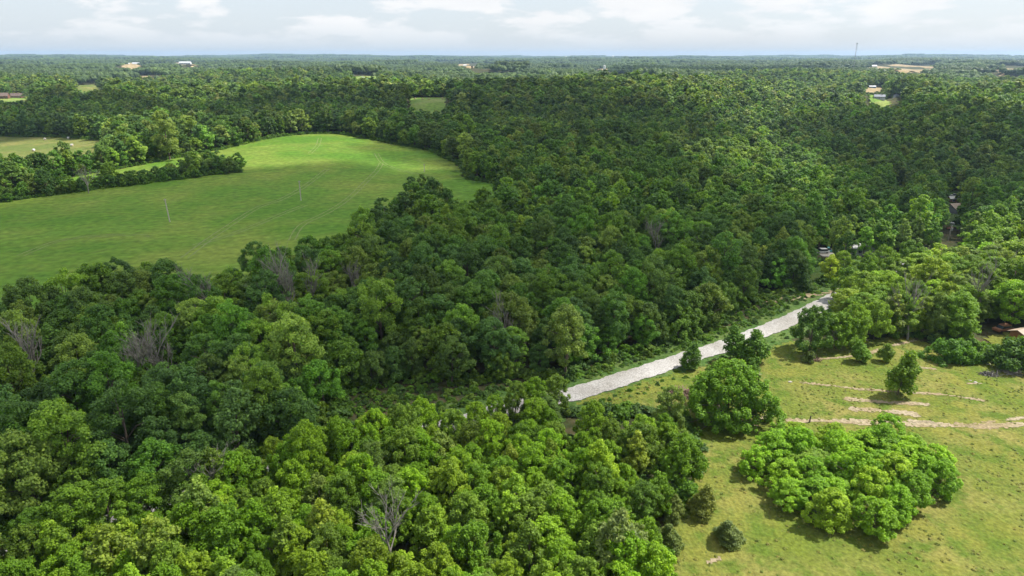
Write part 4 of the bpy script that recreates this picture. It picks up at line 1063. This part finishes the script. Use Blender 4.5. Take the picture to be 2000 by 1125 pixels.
def weeds():
    x, y = jitter_grid(.78, 55, 190, 1.0); k = inside(MEADOW, x, y) & (x < y * .84 + 8)
    x, y = x[k], y[k]
    dens = .5 + .5 * wob(x, y, 6, 4); k = rng.random(len(x)) < .05 + .5 * dens ** 2; x, y = x[k], y[k]
    n = len(x); z = terrain(x, y) + .1
    mixw = np.clip(.5 + .45 * wob(x, y, 9, 1) + rng.normal(size=n) * .25, 0, 1)[:, None]
    t = (np.array([(.075, .115, .02)]) * (1 - mixw) + np.array([(.14, .14, .04)]) * mixw) / TINT * 1.75
    q = rng.uniform(.4, .95, n)
    lst = [tuft_mesh(s) for s in range(5)]
    scatter('meadow_grass', np.c_[x, y, z], rng.integers(0, 5, n), np.c_[np.zeros(n), np.zeros(n), rng.uniform(0, 6.28, n)], np.c_[q, q, q * rng.uniform(.5, 1.1, n)], t, lst, 'tufts of rough green and straw-coloured meadow grass', 'grass')
weeds()

# ------------------------------------------------------------------ clouds overhead whose shadows lie on the land
SHADE = [
    (poly([(-700, 395), (0, 392), (300, 345), (480, 330), (580, 322), (700, 318), (790, 338), (880, 330), (1250, 300), (1420, 410), (1600, 470), (1600, 530), (1500, 580), (1400, 625), (1150, 695), (900, 765), (640, 860), (400, 985), (150, 1060), (-500, 1200)]), .57, 11),
    (poly([(-500, 215), (0, 205), (160, 198), (350, 215, 10), (470, 180, 12), (800, 176, 12), (900, 182), (1200, 205), (1350, 235), (1450, 300), (1300, 330), (900, 340), (800, 300), (700, 262), (560, 258), (420, 270), (280, 262), (-500, 276)]), .78, 14),
    (poly([(1480, 290), (1560, 245), (1750, 228), (2000, 262), (2500, 300), (2500, 440), (1980, 452), (1700, 470), (1600, 470), (1640, 400), (1600, 330)]), .74, 16),
    (np.array([(270., 1900.), (560., 1750.), (850., 1800.), (1230., 2750.), (900., 2900.), (400., 2750.), (300., 2300.)]), .75, 70),
    (poly([(150, 1070), (400, 985), (900, 800), (1150, 740), (1330, 800), (1150, 880), (1000, 960), (700, 1010), (600, 1200), (-500, 1300)]), .22, 9),
    (poly([(700, 285), (740, 278), (800, 290), (860, 315), (790, 320), (720, 305)]), .5, 10),
]
def clouds():
    alt = 950.0
    acc_v, acc_f, acc_d = [], [], []
    n0 = 0
    for gi, (pgs, cell) in enumerate(((SHADE[:3] + SHADE[4:], 9.0), (SHADE[3:4], 40.0))):
        x0 = max(-1500, min(p[:, 0].min() for p, _, _ in pgs)) - 120; x1 = min(2600, max(p[:, 0].max() for p, _, _ in pgs)) + 120
        y0 = min(p[:, 1].min() for p, _, _ in pgs) - 120; y1 = max(p[:, 1].max() for p, _, _ in pgs) + 120
        xs = np.arange(x0, x1, cell); ys = np.arange(y0, y1, cell); X, Y = np.meshgrid(xs, ys)
        dn = np.zeros(X.shape)
        for pg, a, w in pgs:
            sd = signed(pg, X, Y) + w * .8 * wob(X, Y, w * 2.2, 2) + w * .5 * wob(X, Y, w * .8, 5)
            dn = np.maximum(dn, a * sstep(-w, w, sd))
        dn *= 1 - .12 * (.5 + .5 * wob(X, Y, 55, 7))
        keep = np.maximum.reduce([dn[:-1, :-1], dn[1:, :-1], dn[:-1, 1:], dn[1:, 1:]]) > .01
        off = TO_SUN * (alt / TO_SUN.z)
        lump = 60 + 160 * dn * (1 + .5 * wob(X, Y, 60, 3) + .3 * wob(X, Y, 23, 4))
        iy, ix = np.nonzero(keep); nx = len(xs)
        q = np.stack([iy * nx + ix, iy * nx + ix + 1, (iy + 1) * nx + ix + 1, (iy + 1) * nx + ix], 1)
        used, inv = np.unique(q, return_inverse=True); q = inv.reshape(-1, 4)
        gx = X.ravel()[used] + off.x; gy = Y.ravel()[used] + off.y; dd = dn.ravel()[used]; lm = lump.ravel()[used]
        # the top is shifted along the sun's way too, so base and top shade the same ground
        bot = np.c_[gx, gy, np.full(len(gx), alt)]
        k = lm * np.clip(dd / .1, 0, 1) + 2
        top = bot + np.outer(k, np.array(TO_SUN) / TO_SUN.z)
        for vv, rev in ((bot, True), (top, False)):
            acc_v.append(vv); acc_f.append((q[:, ::-1] if rev else q) + n0); acc_d.append(dd); n0 += len(vv)
    o = mesh_obj('clouds', np.concatenate(acc_v), np.concatenate(acc_f), cloud_mat(), smooth=True)
    a = o.data.attributes.new('cloud_body', 'FLOAT', 'POINT'); a.data.foreach_set('value', np.concatenate(acc_d).astype('f'))
    tag(o, 'broken fair-weather clouds drifting above the woods', 'clouds', kind='stuff')
def cloud_mat():
    m, t, N, L = mat('cloud')
    o = N('ShaderNodeOutputMaterial'); a = N('ShaderNodeAttribute'); a.attribute_name = 'cloud_body'
    tp = N('ShaderNodeBsdfTransparent'); d = N('ShaderNodeBsdfDiffuse'); d.inputs[0].default_value = (.9, .9, .9, 1)
    tl = N('ShaderNodeBsdfTranslucent'); tl.inputs[0].default_value = (.92, .94, .96, 1)
    ms = N('ShaderNodeMixShader'); ms.inputs[0].default_value = .6; L(d.outputs[0], ms.inputs[1]); L(tl.outputs[0], ms.inputs[2])
    m2 = N('ShaderNodeMixShader'); L(a.outputs['Fac'], m2.inputs[0]); L(tp.outputs[0], m2.inputs[1]); L(ms.outputs[0], m2.inputs[2])
    L(m2.outputs[0], o.inputs[0]); return m
clouds()

# ------------------------------------------------------------------ the air
def haze():
    m, t, N, L = mat('haze')
    o = N('ShaderNodeOutputMaterial'); v = N('ShaderNodeVolumePrincipled'); v.inputs['Density'].default_value = .00006
    v.inputs['Color'].default_value = (.50, .72, 1.0, 1); v.inputs['Anisotropy'].default_value = .2
    L(v.outputs[0], o.inputs['Volume'])
    b = 17500; z0, z1 = -60, 130
    vs = [(x, y, z) for z in (z0, z1) for x, y in ((-b, -b), (b, -b), (b, b), (-b, b))]
    fs = [(0, 3, 2, 1), (4, 5, 6, 7), (0, 1, 5, 4), (1, 2, 6, 5), (2, 3, 7, 6), (3, 0, 4, 7)]
    ob = mesh_obj('haze', vs, fs, m); tag(ob, 'thin summer haze over the whole landscape', 'haze', kind='stuff')
haze()
